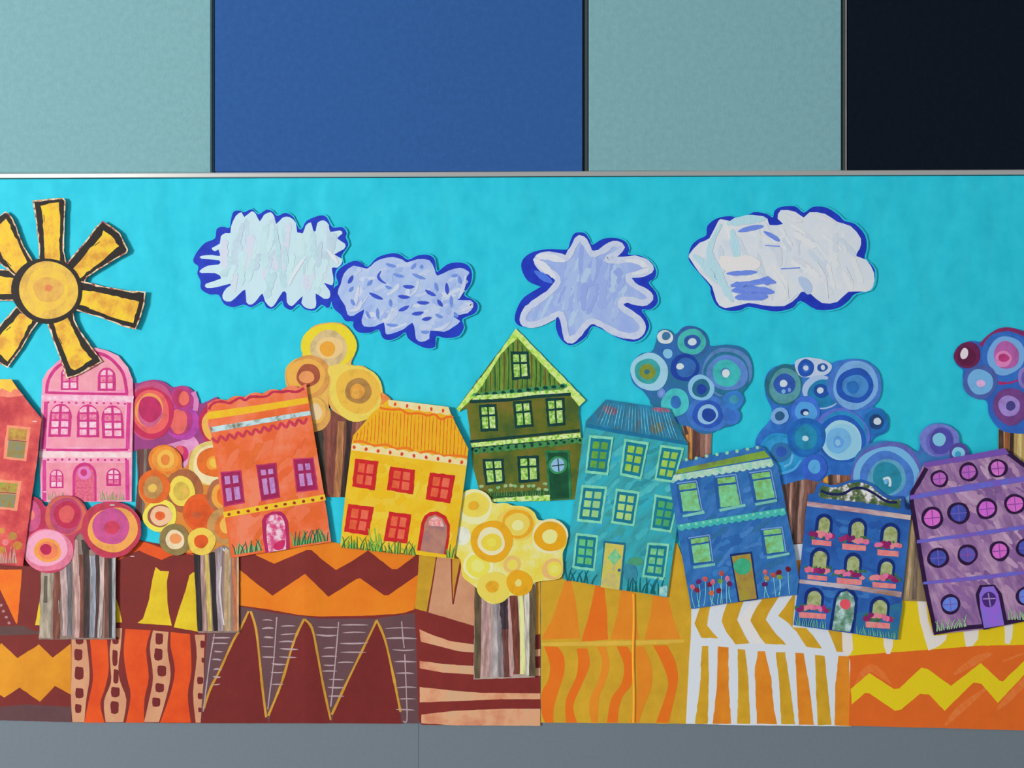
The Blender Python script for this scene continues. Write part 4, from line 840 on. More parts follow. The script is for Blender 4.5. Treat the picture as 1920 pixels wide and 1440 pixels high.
for i, (cx, cy, w_, h_, bx0, by0, bx1, by1) in enumerate(((1543.6, 985, 21, 30, 1522, 1012, 1559, 1021), (1606.7, 995, 24, 34, 1579, 1020, 1624, 1030), (1668, 1003, 26, 32, 1645, 1031, 1685, 1041), (1535.6, 1048, 26, 30, 1514, 1078, 1551, 1086), (1598, 1058, 23, 30, 1569, 1084, 1616, 1094), (1660.6, 1067, 22, 28, 1636, 1092, 1680, 1101), (1525, 1122, 26, 28, 1498, 1148, 1549, 1158), (1648, 1139, 27, 28, 1623, 1166, 1669, 1176))):
    o = t.part('window', wob(arch(cx - w_ / 2 - 6, cy - h_ / 2 - 7, cx + w_ / 2 + 5, cy + h_ / 2 + 6, 2), .6, 6), NV)
    t.part('pane', wob(arch(cx - w_ / 2, cy - h_ / 2, cx + w_ / 2, cy + h_ / 2 + 4, 2), .6, 6), KP, parent=o)
    b = t.part('flower_box', wob([(bx0, by0 - 1), (bx1, by0 + 3), (bx1 - .5, by1 + 3), (bx0, by1)], .4, 8), BX)
    t.part('box_leaves', [circ(bx0 - 7 + (bx1 - bx0 + 14) * random.random(), by0 - 3 - random.random() * 10, 5, 2.5, .2, 8, rot=random.random() * 3) for _ in range(16)], M((70, 110, 66), (50, 92, 60), s=70), parent=b)
    for k in range(10):
        x = bx0 - 3 + (bx1 - bx0 + 6) * (k * 3 % 10 + .5) / 10; y = by0 - 7 + (x - bx0) * .08 - 4 * math.sin(math.pi * (k * 3 % 10 + .5) / 10) + random.uniform(-4, 3.5)
        t.part('blossom', circ(x, y, random.uniform(4.2, 6), random.uniform(4, 5.6), .1, 12), M([(128, 28, 88), (230, 130, 150), (150, 34, 96), (236, 142, 150), (222, 110, 160), (120, 30, 96), (206, 100, 130)][(k * 3 + i * 2) % 7]), parent=b)
o = t.part('door', wob([(1554.5, 1181), (1559, 1150), (1563, 1126), (1571, 1109), (1586.7, 1103), (1601, 1108), (1608, 1122), (1606, 1150), (1600, 1187)], .4), NV)
t.part('door_panel', wob([(1560, 1181), (1565, 1145), (1569, 1122), (1577, 1111), (1589, 1108), (1600, 1118), (1603, 1130), (1600, 1160), (1594, 1185)], .5), M((110, 146, 130), (70, 110, 90), (170, 196, 196), s=44, edge=.5), parent=o)
t.part('door_flower', circ(1585, 1133, 10, 10), M((232, 96, 104), (222, 76, 96), s=70), parent=o)
t.part('painted_grass', blades(1492, 1552, 1172, 17, 16, 1.6, y1=1179) + blades(1606, 1682, 1188, 17, 18, 1.6, y1=1198), M((96, 170, 140), (120, 180, 130), s=50))

# purple house
lit(1830)
PP = M((134, 98, 142), (106, 74, 124), (168, 134, 162), s=9, st=(28, 3.2), det=7, bump=.25); OL = M((42, 16, 58), (34, 12, 48), s=40); VB = M((98, 86, 176), (112, 76, 170), (84, 98, 188), s=22)
t = house('purple house with rows of round windows, leaning at the right edge', [(1732, 869), (1883, 840), (1893, 850), (1920, 873), (1965, 905), (1975, 930), (1985, 1150), (1888, 1172), (1840, 1180), (1750, 1190), (1741, 1140), (1731, 1087), (1718, 1020), (1712, 970), (1705, 930)], PP, 12.4, tilt=(.8, 0))
brush(t, [(1745, 885), (1880, 856), (1960, 905), (1975, 1150), (1760, 1178), (1715, 940)], 70, 62, 13, 40, [M((146, 110, 152), s=26, bump=.2), M((114, 80, 132), s=26, bump=.2), M((160, 124, 158), s=26, bump=.2), M((126, 88, 140), s=26, bump=.2), M((170, 138, 168), s=26, bump=.2)], 22)
t.part('outline', strokes([[(1737, 878), (1722, 905), (1709, 930), (1714, 970), (1722, 1020)]], 8, wb=.15, n=4) + strokes([[(1722, 1020), (1733, 1087), (1744, 1140), (1754, 1185)]], 8, wb=.15) + strokes([[(1751, 1187), (1800, 1178), (1848, 1174)], [(1884, 1168), (1925, 1160), (1985, 1146)], [(1888, 848), (1925, 876), (1970, 908)]], 8, wb=.15), OL)
t.part('violet_band', wob([(1732, 868), (1883, 840), (1892, 851), (1800, 866), (1734, 876)], .4), M((98, 78, 160), (110, 66, 150), s=40))
t.part('violet_band', wob([(1706, 929), (1810, 909), (1975, 884), (1975, 894), (1810, 921), (1706, 937)], .5), VB); t.part('violet_band', wob([(1719, 1013), (1820, 999), (1980, 976), (1980, 984), (1820, 1006), (1719, 1019)], .5), VB); t.part('violet_band', wob([(1731, 1091), (1840, 1079), (1980, 1063), (1980, 1069), (1840, 1087), (1731, 1096)], .5), VB)
PK = M((212, 108, 196), (190, 90, 180), s=50); BL = M((66, 76, 164), (54, 62, 140), s=50); VI = M((156, 84, 172), (176, 98, 170), s=50); LB = M((104, 132, 216), (88, 116, 204), s=50)
for x, y, r, m in ((1761.4, 897.6, 16.5, VI), (1816, 885, 18, VI), (1871, 878, 18, M((178, 90, 172), (200, 110, 190), s=50)), (1748, 971, 21, PK), (1797.4, 962, 21, BL), (1850, 954, 20, M((188, 92, 190), s=50)), (1903, 945, 20, PK), (1759, 1046, 20, BL), (1814, 1040, 19.5, M((84, 76, 158), s=50)), (1874, 1033, 19, PK), (1924, 1027, 19, BL), (1782, 1133, 19, LB), (1924, 1118, 19, LB), (1955, 1020, 19, BL)):
    if x > 1950: continue
    o = t.part('window', circ(x, y, r, r * .98), OL); k = r * .74
    t.part('pane', circ(x, y, k, k * .98), m, parent=o)
    t.part('window_cross', strokes([[(x - k, y + 1.5), (x + k, y - 1)], [(x - 1, y - k), (x + 1.5, y + k)]], 1.8), M((128, 66, 150) if m not in (BL, LB) else (100, 84, 170)), parent=o)
o = t.part('door', wob([(1844, 1181), (1834, 1140), (1829, 1115), (1837, 1097), (1865, 1096), (1878, 1113), (1890, 1171)], .5), OL)
t.part('door_panel', [(1845, 1178), (1838, 1140), (1836, 1115), (1842, 1101), (1863, 1099), (1872, 1115), (1883, 1172)], M((122, 96, 190), (142, 86, 196), (110, 104, 186), s=14), parent=o)
t.part('porthole', circ(1854.5, 1124, 13.5, 14), M((62, 34, 106)), parent=o); t.part('porthole_bar', strokes([[(1843, 1123), (1867, 1122)], [(1853, 1112), (1857, 1137)]], 2.2), M((150, 122, 180)), parent=o)
t.part('painted_grass', blades(1756, 1815, 1184, 22, 13, 2.6, lean=.6, y1=1174) + blades(1892, 1930, 1162, 20, 8, 2.4), M((120, 186, 112), (150, 170, 140), s=60))

# yellow house
lit(760)
YB = M((240, 196, 34), (222, 172, 24), (246, 206, 60), s=9, det=7, edge=.32)
t = house('yellow house with a mansard roof, cream dotted trims and red windows', [(728.5, 749.5), (785, 756), (841, 763), (846, 776), (862, 810), (878.6, 842), (875, 873), (866, 940), (851, 1048), (745, 1036), (638, 1023), (647, 930), (660, 829), (662, 817), (699, 773)], YB, 11.6, tilt=(1.4, 0))
brush(t, [(664, 848), (872, 878), (848, 1040), (642, 1018)], 44, 46, 14, -20, [M((242, 200, 40), s=26, bump=.2), M((236, 188, 28), s=26, bump=.2), M((238, 190, 24), s=26, bump=.2), M((246, 208, 60), s=26, bump=.2)], 50)
o = t.part('roof', wob([(727, 757), (785, 764), (846, 777), (862, 810), (878, 843), (876, 862), (770, 846), (661, 829), (662, 817), (700, 773)], .3), M((246, 190, 32), (236, 172, 24), s=20, st=(10, 5)))
for i in range(31):
    u = (i + .5) / 31; xb = 664 + u * 210; yb = 824 + u * 34; xt = xb + 3
    yt = 820 - (xt - 662) * .98 if xt < 716 else (771 + (xt - 716) * .11 if xt < 848 else 782 + (xt - 848) * 1.95)
    if yt < yb - 6: t.part('roof_line', stroke([(xt, yt), ((xt + xb) / 2 + random.uniform(-.8, .8), (yt + yb) / 2), (xb, yb)], 1.3, wb=1.1, n=5), M((222, 104, 26) if i % 3 else (196, 92, 40)), parent=o)
t.part('orange_line', stroke([(712, 764), (722, 767), (738, 768), (752, 768), (764, 775), (786, 775), (802, 779), (815, 777), (826, 786), (838, 782), (850, 782)], 4, wb=.35), M((238, 114, 28)))
t.part('orange_line', stroke([(663, 828), (680, 828), (700, 835), (724, 834), (742, 841), (764, 840), (782, 849), (806, 846), (830, 854), (852, 854), (876, 857)], 4.5, wb=.35), M((238, 122, 30)))
CW = M((250, 236, 190), (246, 220, 140), s=40)
o = t.part('cream_trim', [(728.5, 749.5), (785, 756), (841, 763), (845, 776)] + wave((845, 777), (728, 760), 6, 1.2, 'scal')[1:], CW); t.part('red_dot_row', dots((741, 758), (831, 770), 5, 2.4, 3.8, .4), M((208, 66, 32)), parent=o)
o = t.part('cream_trim', wave((659, 833), (876, 863), 10, 1.6, 'scal') + [(875, 873), (770, 859), (658.6, 844)], CW); t.part('red_dot_row', dots((664, 839), (866, 867), 10, 2.9, 3.7, .5), M((208, 62, 30)), parent=o)
RF = M((202, 34, 34), (184, 26, 34), s=50); RP = [M((224, 100, 66), (206, 80, 44), s=50), M((232, 110, 84), (214, 90, 60), s=50)]
for q in ([(666, 860), (709, 865), (702, 919), (660, 912)], [(732, 875), (778, 881), (774, 927), (725, 919)], [(806, 886), (853, 891), (844, 944), (798, 936)], [(653, 945), (701, 951), (691, 1004), (645, 997)], [(729, 959), (771, 965), (763, 1019), (719, 1014)]):
    window(t, q, 2, 2, RF, RP, mar=.17, bar=.1, label=None)
o = t.part('door', [(782, 1032), (786, 1005), (790, 980), (796, 967), (806, 960), (820, 959), (836, 968), (843, 984), (843, 1005), (837, 1040)], RF)
t.part('door_panel', [(788, 1033), (794, 1000), (796, 982), (803, 969), (816, 965), (830, 972), (838, 986), (838, 1005), (832, 1039)], M((170, 118, 104), (150, 104, 110), (180, 130, 110), s=20), parent=o)
t.part('fanlight', [(803, 985), (805, 974), (816, 968), (828, 974), (833, 988)], M((250, 214, 214), (226, 110, 100), s=110), parent=o)
t.part('painted_grass', blades(640, 720, 1026, 22, 12, 3.4, y1=1036, lean=.5) + blades(696, 718, 1033, 40, 5, 4, lean=.3) + blades(722, 782, 1036, 22, 9, 3.4, y1=1042, lean=.5) + blades(838, 850, 1046, 26, 4, 3), M((96, 168, 70), (150, 190, 60), s=50))
t.part('dark_grass', blades(640, 720, 1027, 25, 14, 2.2, y1=1036, lean=.6) + blades(722, 782, 1037, 25, 11, 2.2, y1=1042, lean=.6) + blades(838, 850, 1046, 28, 3, 2), M((24, 100, 60)))

# red house
lit(20)
t = house('red house at the left edge with peach-framed windows and a yellow crest', [(-60, 706), (0, 711), (21, 711), (45, 744), (78, 785), (70, 860), (56, 960), (43, 1062), (-60, 1052)], M((208, 72, 72), (182, 46, 58), (230, 106, 90), s=9, det=8, bump=.3, edge=.35), 12, tilt=(1.4, 0))
t.part('peach_band', wob([(-60, 728), (30, 726), (44, 741), (20, 745), (0, 743), (-60, 742)], .8, 5), M((238, 138, 110), (226, 112, 90), s=40))
t.part('yellow_crest', [(-60, 706), (0, 711), (21, 711), (34, 731), (27, 729), (20, 736), (10, 731), (4, 728), (-3, 733), (-15, 738), (-60, 730)], M((246, 210, 62), (236, 184, 60), s=30))
PF = M((240, 150, 116), (230, 134, 100), s=40); OP = [M((168, 132, 50), (120, 110, 50), s=60), M((140, 132, 84), (116, 130, 124), (150, 120, 50), s=50)]
for q, a, b in (([(13, 797), (58, 801), (49, 865), (6, 860)], (.1, .08, .86, .4), (.14, .45, .88, .93)), ([(-30, 897), (41, 902), (32, 958), (-32, 951)], (.1, .1, .9, .4), (.1, .47, .9, .92))):
    o = t.part('window', wob(q, .7), PF)
    t.part('pane', sub(q, *a), M((176, 150, 60), (150, 100, 50), (110, 160, 50), s=50) if q[0][0] < 0 else M((196, 160, 60), (170, 110, 50), s=50), parent=o); t.part('pane', sub(q, *b), OP[1], parent=o)
    t.part('sash_line', stroke([q4(q, .1, .43), q4(q, .9, .43)], 1.8), M((110, 66, 46)), parent=o)
t.part('flower_stems', blades(0, 34, 1056, 32, 11, 1.6, lean=.3), M((150, 176, 150), (200, 170, 160), s=60))
for x, y, r, c in ((3, 995, 6, (214, 140, 66)), (24, 1005, 8, (190, 134, 60)), (10, 1017, 6.5, (240, 128, 130)), (33, 1023, 8.5, (206, 132, 50)), (3, 1031, 7, (206, 140, 50))): t.part('flower', circ(x, y, r, r * .95), M(c, tuple(v * .88 for v in c), s=60))
t.part('staple', rect(61, 789.3, 69, 791), M((240, 205, 205), bump=0), up=.3)

# ================================================================ trees in front
lit(350)
t = Thing('paper_tree', 'orange circle tree with a black-striped trunk, left of the orange house', 'paper tree', 350, 1000, 6.2, group='cut paper trees', tilt=(.6, 0))
trunk(t, [(364, 1010), (448, 1010), (448, 1186), (372, 1187), (366, 1100)], M((150, 126, 118), (130, 108, 100), s=12, st=(0, 7)),
      [([(369, 1035), (372, 1100), (375, 1183)], 11, (44, 38, 40)), ([(379, 1040), (381, 1100), (385, 1183)], 8, (168, 134, 126)), ([(387, 1035), (390, 1100), (394, 1183)], 8, (198, 172, 92)), ([(397, 1035), (401, 1100), (405, 1183)], 10.5, (42, 36, 38)), ([(412, 1025), (410, 1100), (414, 1183)], 10, (158, 140, 146)), ([(427, 1030), (426, 1100), (427, 1183)], 12, (176, 148, 112)), ([(438, 1030), (440, 1100), (442, 1183)], 8, (190, 112, 74)), ([(446, 1030), (446, 1183)], 3, (212, 164, 120))])
t.part('bark_line', strokes([[(415, 1062), (412, 1110), (420, 1172)], [(418, 1028), (421, 1033), (424, 1027)]], 2.4, wb=.4), M((214, 206, 208)))
crown(t, [(280, 860), (290, 842), (310, 836), (328, 842), (340, 856), (342, 878), (352, 870), (356, 850), (372, 838), (395, 832), (420, 834), (450, 860), (450, 1020), (420, 1022), (403, 1030), (388, 1040), (368, 1038), (345, 1036), (328, 1040), (308, 1030), (300, 1000), (280, 985), (269, 968), (272, 945), (262, 930), (260, 908), (270, 890), (284, 882)], M((206, 140, 60), (216, 120, 40), s=14))
disc(t, 398, 868, [(45, 42, (222, 196, 112)), (40, 36, (244, 226, 178), 3, 3), (32, 27, (218, 104, 32), 2, -1), (13, 13, (240, 156, 54), 2, 0), (9, 9, (250, 204, 74), 4, 0)])
disc(t, 345, 920, [(36, 40, (164, 94, 54)), (25, 28, (242, 216, 84), -4, 1), (16, 17, (208, 176, 70), -5, 1), (5, 5, (230, 176, 76), 3, 1)])
disc(t, 374, 960, [(32, 34, (220, 92, 30)), (24, 26, (214, 82, 26), -2, 2), (8, 7, (192, 86, 46), -6, 6)])
disc(t, 414, 930, [(26, 32, (170, 102, 66)), (19, 25, (238, 164, 62), 2, 0), (12, 18, (224, 106, 36), 5, 0)])
disc(t, 420, 985, [(32, 34, (192, 142, 82)), (20, 22, (218, 116, 46), 2, 3), (12, 15, (244, 190, 84), 4, 0)])
disc(t, 300, 967, [(32, 30, (240, 224, 84)), (23, 21, (152, 86, 64), -1, 0), (20, 19, (242, 194, 154), 2, 0), (10, 8, (230, 98, 38), 0, 0)])
disc(t, 309, 862, [(31, 28, (226, 124, 38)), (25, 24, (236, 150, 54), 1, -1), (16, 18, (248, 190, 78), 2, -1), (8.5, 10, (218, 124, 50), 1, 0)])
disc(t, 289, 913, [(30, 31, (216, 98, 30)), (18, 22, (184, 134, 74), -2, 1), (8, 8, (224, 182, 82), -3, 2)])
disc(t, 328, 1012, [(29, 30, (138, 118, 68)), (18, 18, (244, 220, 180), 0, 0), (11, 10, (230, 146, 84), 1, -2)])
disc(t, 378, 1015, [(27, 25, (236, 202, 82)), (13, 13, (214, 84, 28), -1, 0)])

lit(155)
t = Thing('paper_tree', 'pink circle tree with a broad streaky trunk in front of the pink house', 'paper tree', 155, 1060, 9.2, group='cut paper trees', tilt=(.5, 0))
trunk(t, [(136, 1000), (158, 1000), (166, 1030), (218, 1036), (217, 1120), (217, 1199), (73, 1199), (76, 1130), (77, 1060), (120, 1050)], M((150, 128, 116), (126, 104, 96), s=10, st=(0, 7)),
      [([(89, 1068), (86, 1130), (84, 1196)], 22, (162, 148, 130)), ([(86, 1080), (85, 1130)], 7, (98, 88, 78)), ([(108, 1068), (106, 1130), (106, 1198)], 13, (120, 68, 56)), ([(118, 1062), (122, 1130), (124, 1192)], 13, (178, 150, 148)), ([(129, 1055), (131, 1130), (130, 1192)], 8, (104, 100, 106)), ([(140, 1012), (142, 1060), (146, 1130), (144, 1196)], 12, (186, 146, 140)), ([(152, 1040), (154, 1110), (153, 1196)], 8, (112, 66, 54)), ([(158, 1012), (162, 1060), (162, 1196)], 11, (62, 48, 48)),
       ([(173, 1042), (175, 1110), (172, 1194)], 10, (140, 144, 156)), ([(182, 1040), (184, 1110), (180, 1196)], 6, (70, 50, 48)), ([(191, 1042), (191, 1110), (186, 1196)], 9, (180, 158, 152)), ([(200, 1042), (199, 1196)], 7, (110, 66, 56)), ([(206, 1042), (207, 1196)], 7, (58, 52, 52)), ([(214, 1042), (213, 1196)], 6, (150, 154, 160))])
t.part('white_bark_stroke', strokes([[(143, 1056), (144, 1075)], [(169, 1042), (172, 1080)], [(178, 1050), (178, 1066)], [(216, 1044), (215, 1070)], [(117, 1182), (119, 1190)], [(143, 1178), (142, 1190)], [(110, 1126), (111, 1150)], [(188, 1150), (184, 1196)]], 3.4, taper=.5, wb=.4), M((226, 222, 226)))  # short strokes of white paint over the bark stripes
crown(t, [(45, 1030), (50, 1000), (44, 970), (50, 940), (62, 931), (76, 938), (86, 950), (94, 940), (110, 930), (140, 931), (158, 946), (166, 958), (185, 945), (208, 940), (240, 948), (262, 972), (263, 998), (252, 1025), (235, 1040), (212, 1046), (190, 1044), (170, 1030), (158, 1010), (150, 1000), (140, 1010), (138, 1035), (125, 1060), (105, 1073), (75, 1072), (55, 1055)], M((192, 66, 96), (180, 50, 84), s=18))
disc(t, 60, 968, [(28, 35, (180, 38, 78)), (17, 31, (202, 80, 128), -1, -1), (5, 9, (226, 120, 110), 0, -2)])
disc(t, 123, 967, [(38, 38, (206, 96, 78)), (31, 33, (182, 64, 106), 0, 0), (26, 25, (184, 34, 74), 3, -2), (15, 16, (210, 84, 86), 2, -3)])
disc(t, 208, 993, [(55, 52, (188, 54, 78)), (46, 43, (242, 168, 82), 4, 0), (36, 33, (196, 78, 138), 0, -6), (14, 13, (200, 56, 86), 2, -4)])
disc(t, 90, 1032, [(46, 41, (220, 116, 144)), (40, 34, (244, 168, 196), -3, -4), (26, 22, (240, 158, 72), -1, 0), (19, 17, (238, 128, 84), 0, 0), (11, 10, (184, 24, 78), -4, -2)])
t.part('staple', rect(206, 945.5, 215, 948.5), M((176, 176, 160), bump=0), up=.4)

lit(955)
t = Thing('paper_tree', 'pale yellow tree with orange rings in the middle, below the green house', 'paper tree', 955, 1080, 8.6, group='cut paper trees', tilt=(.5, 0))
trunk(t, [(891, 1080), (1004, 1080), (1004, 1180), (1003, 1270), (888, 1274), (889, 1180)], M((178, 160, 148), (160, 140, 130), s=10, st=(0, 7)),
      [([(896, 1090), (896, 1180), (895, 1272)], 13, (88, 74, 54)), ([(912, 1120), (911, 1200), (910, 1270)], 18, (170, 136, 132)), ([(928, 1125), (928, 1200), (926, 1270)], 12, (166, 154, 154)), ([(935, 1125), (938, 1200), (940, 1270)], 10, (128, 120, 124)), ([(944, 1120), (946, 1160), (948, 1180)], 15, (54, 42, 48)), ([(947, 1180), (949, 1230), (951, 1270)], 12, (100, 58, 52)), ([(957, 1120), (957, 1200), (959, 1268)], 7, (190, 150, 144)), ([(962, 1112), (968, 1200), (971, 1264)], 14, (108, 56, 46)), ([(976, 1112), (980, 1200), (980, 1264)], 10, (222, 220, 150)), ([(988, 1108), (989, 1200), (991, 1266)], 10, (196, 190, 176)), ([(998, 1096), (998, 1180), (998, 1268)], 11, (90, 76, 56))])
crown(t, [(862, 930), (876, 919), (896, 918), (911, 927), (925, 943), (948, 943), (962, 948), (985, 950), (1002, 961), (1010, 975), (1034, 975), (1054, 981), (1064, 998), (1062, 1021), (1055, 1038), (1056, 1070), (1048, 1085), (1020, 1089), (1001, 1093), (994, 1107), (977, 1117), (957, 1117), (942, 1129), (920, 1132), (903, 1120), (895, 1104), (882, 1094), (867, 1080), (863, 1050), (852, 1035), (850, 980), (855, 945)], M((240, 226, 108), (238, 232, 160), (238, 216, 76), s=20, bump=.35))
disc(t, 890, 950, [(32, 34, (240, 236, 176)), (26, 24, (234, 214, 86), 1, -3), (10, 9, (228, 172, 40), -2, -2)])
disc(t, 868, 1005, [(14, 18, (216, 216, 192)), (9, 12, (226, 226, 208))])
disc(t, 968, 982, [(36, 32, (238, 208, 92)), (29, 28, (230, 168, 34), 3, 0), (23, 22, (240, 214, 92), 2, 1), (11, 10, (242, 238, 160), 3, 3)])
disc(t, 1031, 1005, [(34, 32, (240, 234, 188)), (30, 29, (232, 168, 24), 1, 1), (14, 14, (242, 238, 150), 0, 1)])
disc(t, 897, 1060, [(28, 27, (242, 240, 186)), (22, 23, (240, 228, 86), -1, 1), (12, 12, (244, 240, 130), -1, 1)])
disc(t, 960, 1058, [(17, 16, (240, 196, 114)), (10, 10, (238, 222, 90), 1, 1)])
disc(t, 1036, 1067, [(20, 20, (238, 190, 118)), (14, 14, (240, 226, 84), 4, 0), (8, 8, (242, 234, 116), 4, 0)])
disc(t, 925, 1101, [(30, 30, (240, 218, 92)), (13, 11, (228, 168, 36), -2, -1)])
disc(t, 974, 1093, [(25, 24, (230, 168, 26)), (6, 7, (240, 224, 130), -2, 0)])
disc(t, 922, 1015, [(41, 38, (230, 168, 28)), (26, 26, (238, 230, 186), -1, 0), (19, 17, (236, 212, 70), 0, 2), (9, 8, (244, 230, 90), 0, 2)])

# ================================================================ sun
lit(90)
t = Thing('paper_sun', 'large yellow paper sun with black-outlined rays at the upper left', 'paper sun', 90, 545, 8.9, tilt=(.9, -.4), curl=.6, grid=30)
RIM = M((224, 180, 130), (150, 60, 70), (236, 216, 190), s=60, edge=.35); BK = M((34, 26, 22), (24, 18, 16), s=50, bump=.3); SY = M((236, 188, 54), (214, 152, 50), (242, 208, 44), s=16, bump=.35, det=8, edge=.35)
rays = [
 ([(61, 376), (90, 373), (119, 371), (123, 376), (121, 420), (120, 470), (126, 500), (72, 500), (73, 470), (68, 420)], [(64, 379), (90, 376), (117, 375), (116, 420), (114, 470), (118, 500), (78, 500), (76, 470), (71, 420)], [(77, 386), (92, 382), (110, 380), (112, 420), (111, 495), (85, 495), (82, 430), (80, 400)]),
 ([(192, 414), (208, 424), (225, 437), (240, 468), (238, 474), (210, 490), (175, 512), (163, 520), (157, 535), (118, 505), (130, 487), (160, 452), (180, 425)], [(193, 423), (218, 440), (230, 467), (205, 486), (170, 508), (150, 526), (126, 500), (160, 459), (178, 436)], [(194, 433), (208, 442), (223, 461), (200, 481), (175, 501), (145, 524), (136, 505), (165, 472), (185, 450)]),
 ([(145, 525), (190, 536), (240, 545), (273, 547), (271, 570), (262, 600), (254, 618), (230, 612), (190, 596), (142, 582)], [(145, 533), (190, 540), (240, 551), (269, 556), (262, 590), (250, 614), (225, 607), (190, 593), (145, 577)], [(140, 543), (195, 551), (235, 560), (260, 566), (255, 585), (249, 605), (225, 599), (190, 586), (140, 568)]),
 ([(84, 590), (138, 586), (140, 600), (150, 620), (170, 648), (192, 678), (150, 702), (125, 710), (115, 680), (100, 640), (88, 605)], [(92, 590), (130, 588), (142, 620), (162, 655), (180, 676), (160, 690), (132, 705), (120, 680), (104, 640)], [(97, 595), (124, 590), (139, 624), (155, 655), (172, 673), (155, 685), (140, 694), (133, 690), (121, 660), (108, 630)]),
 ([(30, 575), (78, 590), (70, 607), (60, 620), (40, 655), (14, 690), (0, 682), (-20, 665), (-15, 640), (0, 609)], [(34, 580), (70, 596), (55, 620), (36, 655), (14, 686), (-16, 662), (-10, 640), (2, 612)], [(38, 588), (60, 598), (50, 618), (34, 650), (14, 677), (-8, 656), (0, 630), (18, 610)]),
 ([(-75, 498), (-20, 502), (34, 508), (28, 564), (-20, 564), (-75, 572)], [(-72, 503), (-20, 507), (30, 515), (28, 560), (-20, 558), (-72, 568)], [(-65, 512), (-20, 516), (34, 522), (34, 550), (-20, 550), (-62, 558)]),
 ([(-25, 435), (-8, 410), (10, 396), (18, 402), (24, 410), (45, 462), (62, 490), (28, 518), (-2, 492)], [(-20, 436), (-5, 414), (12, 402), (24, 420), (44, 465), (58, 494), (24, 514), (0, 490)], [(-12, 436), (0, 421), (11, 411), (24, 436), (50, 492), (32, 514), (6, 484)])]
for a, b, c in rays:
    o = t.part('ray', wob(a, .7, 8), RIM, thick=.8); t.part('ray_outline', wob(inset(a, 2.4), 1.5, 9), BK, parent=o); t.part('ray_fill', wob(inset(c, -.6), 1.6, 7), SY, parent=o)
    t.part('brush_line', stroke([(c[-1][0] + 2, c[-1][1] + 3), ((c[-1][0] + c[-2][0]) / 2 + 2, (c[-1][1] + c[-2][1]) / 2)], 5, taper=.5, wb=.5), BK, parent=o)
o = t.part('sun_disc', circ(88, 545, 64, 60, .02, 48), M((210, 150, 100), s=50), label='round black-edged centre of the sun', thick=.8)
t.part('disc_outline', circ(88, 545, 66, 62, .02, 48), BK, parent=o); t.part('disc_fill', circ(91, 544, 56, 53.5, .015, 44), M((224, 180, 74), (206, 160, 70), (234, 194, 64), s=16, bump=.35, det=8, edge=.35), parent=o)
t.part('disc_ring', circ(90, 541, 40, 38, .05, 36), M((240, 200, 62), (228, 180, 76), s=28), parent=o); t.part('disc_ring', circ(91, 543, 27, 25, .06, 30), M((226, 180, 80), (214, 156, 70), s=40), parent=o); t.part('sun_heart', circ(91, 540, 8, 6, .15, 12), M((224, 140, 74), (214, 110, 70), s=70), parent=o)

# ================================================================ clouds
lit(900)
DB = M((34, 60, 186), (26, 48, 168), s=24, bump=.25)
GAIN = 1.0; margin = M((44, 208, 232), (40, 202, 227), s=30, bump=.05, rough=.72)
def cloud(label, cx, cy, base, pts, tilt=(.7, -.1)):
    t = Thing('paper_cloud', label, 'paper cloud', cx, cy, base, group='cut paper clouds', tilt=tilt, curl=.5, grid=30)
    # an unpainted strip of cutting margin shows around the blue outline
    c = [(cx + (x - cx) * 1.02, cy + (y - cy) * 1.032) for x, y in pts]
    t.part('cut_margin', sm(c, 2), margin, thick=.2)
    t.part('blue_outline', sm(pts, 3), DB)
    return t
lit(510)
t = cloud('pale mint cloud at the left of the row, with stubby fingers of white paint', 510, 488, 3.7, [(363, 485), (371, 470), (385, 455), (403, 447), (406, 430), (417, 425), (430, 427), (433, 412), (438, 397), (450, 395), (458, 398), (473, 392), (484, 402), (500, 393), (512, 397), (520, 405), (535, 399), (550, 407), (560, 428), (567, 428), (575, 414), (600, 404), (613, 408), (623, 426), (642, 426), (650, 437), (648, 445), (653, 460), (640, 480), (643, 495), (630, 507), (627, 530), (618, 576), (603, 571), (590, 582), (572, 580), (560, 570), (547, 581), (533, 575), (528, 564), (513, 578), (500, 577), (492, 565), (472, 576), (457, 571), (438, 576), (420, 570), (410, 553), (393, 552), (377, 542), (376, 527), (370, 513), (372, 500), (364, 493)])
wp = [(432, 437), (433, 425), (442, 405), (453, 398), (458, 407), (472, 396), (480, 402), (487, 415), (495, 403), (508, 398), (515, 408), (518, 420), (530, 408), (543, 407), (555, 418), (557, 435), (568, 437), (573, 423), (583, 417), (587, 432), (592, 433), (595, 418), (607, 413), (617, 422), (618, 435), (637, 432), (642, 438), (632, 447), (647, 457), (645, 467), (627, 477), (641, 485), (640, 495), (632, 502), (622, 502), (625, 520), (623, 535), (607, 530), (618, 545), (618, 558), (607, 560), (592, 550), (593, 567), (590, 578), (575, 578), (565, 568), (568, 555), (557, 565), (547, 574), (538, 567), (537, 550), (530, 547), (517, 568), (508, 576), (497, 565), (492, 550), (482, 562), (472, 571), (462, 567), (460, 543), (448, 552), (433, 565), (420, 563), (417, 553), (425, 540), (440, 530), (408, 538), (388, 540), (386, 532), (415, 522), (403, 512), (378, 512), (375, 507), (390, 498), (410, 496), (411, 488), (378, 485), (377, 480), (397, 478), (414, 480), (413, 467), (403, 471), (397, 465), (412, 457), (414, 443), (423, 437)]
t.part('white_paint', sm(wp, 2), M((198, 224, 234), (190, 214, 228), (204, 234, 240), s=9, st=(8, 1.8), bump=.2, det=6))
brush(t, wp, 60, 62, 12, 97, [M((206, 236, 242), s=30), M((192, 214, 228), s=30), M((196, 228, 234), s=30), M((214, 222, 238), s=30), M((186, 218, 226), s=30)], 14)
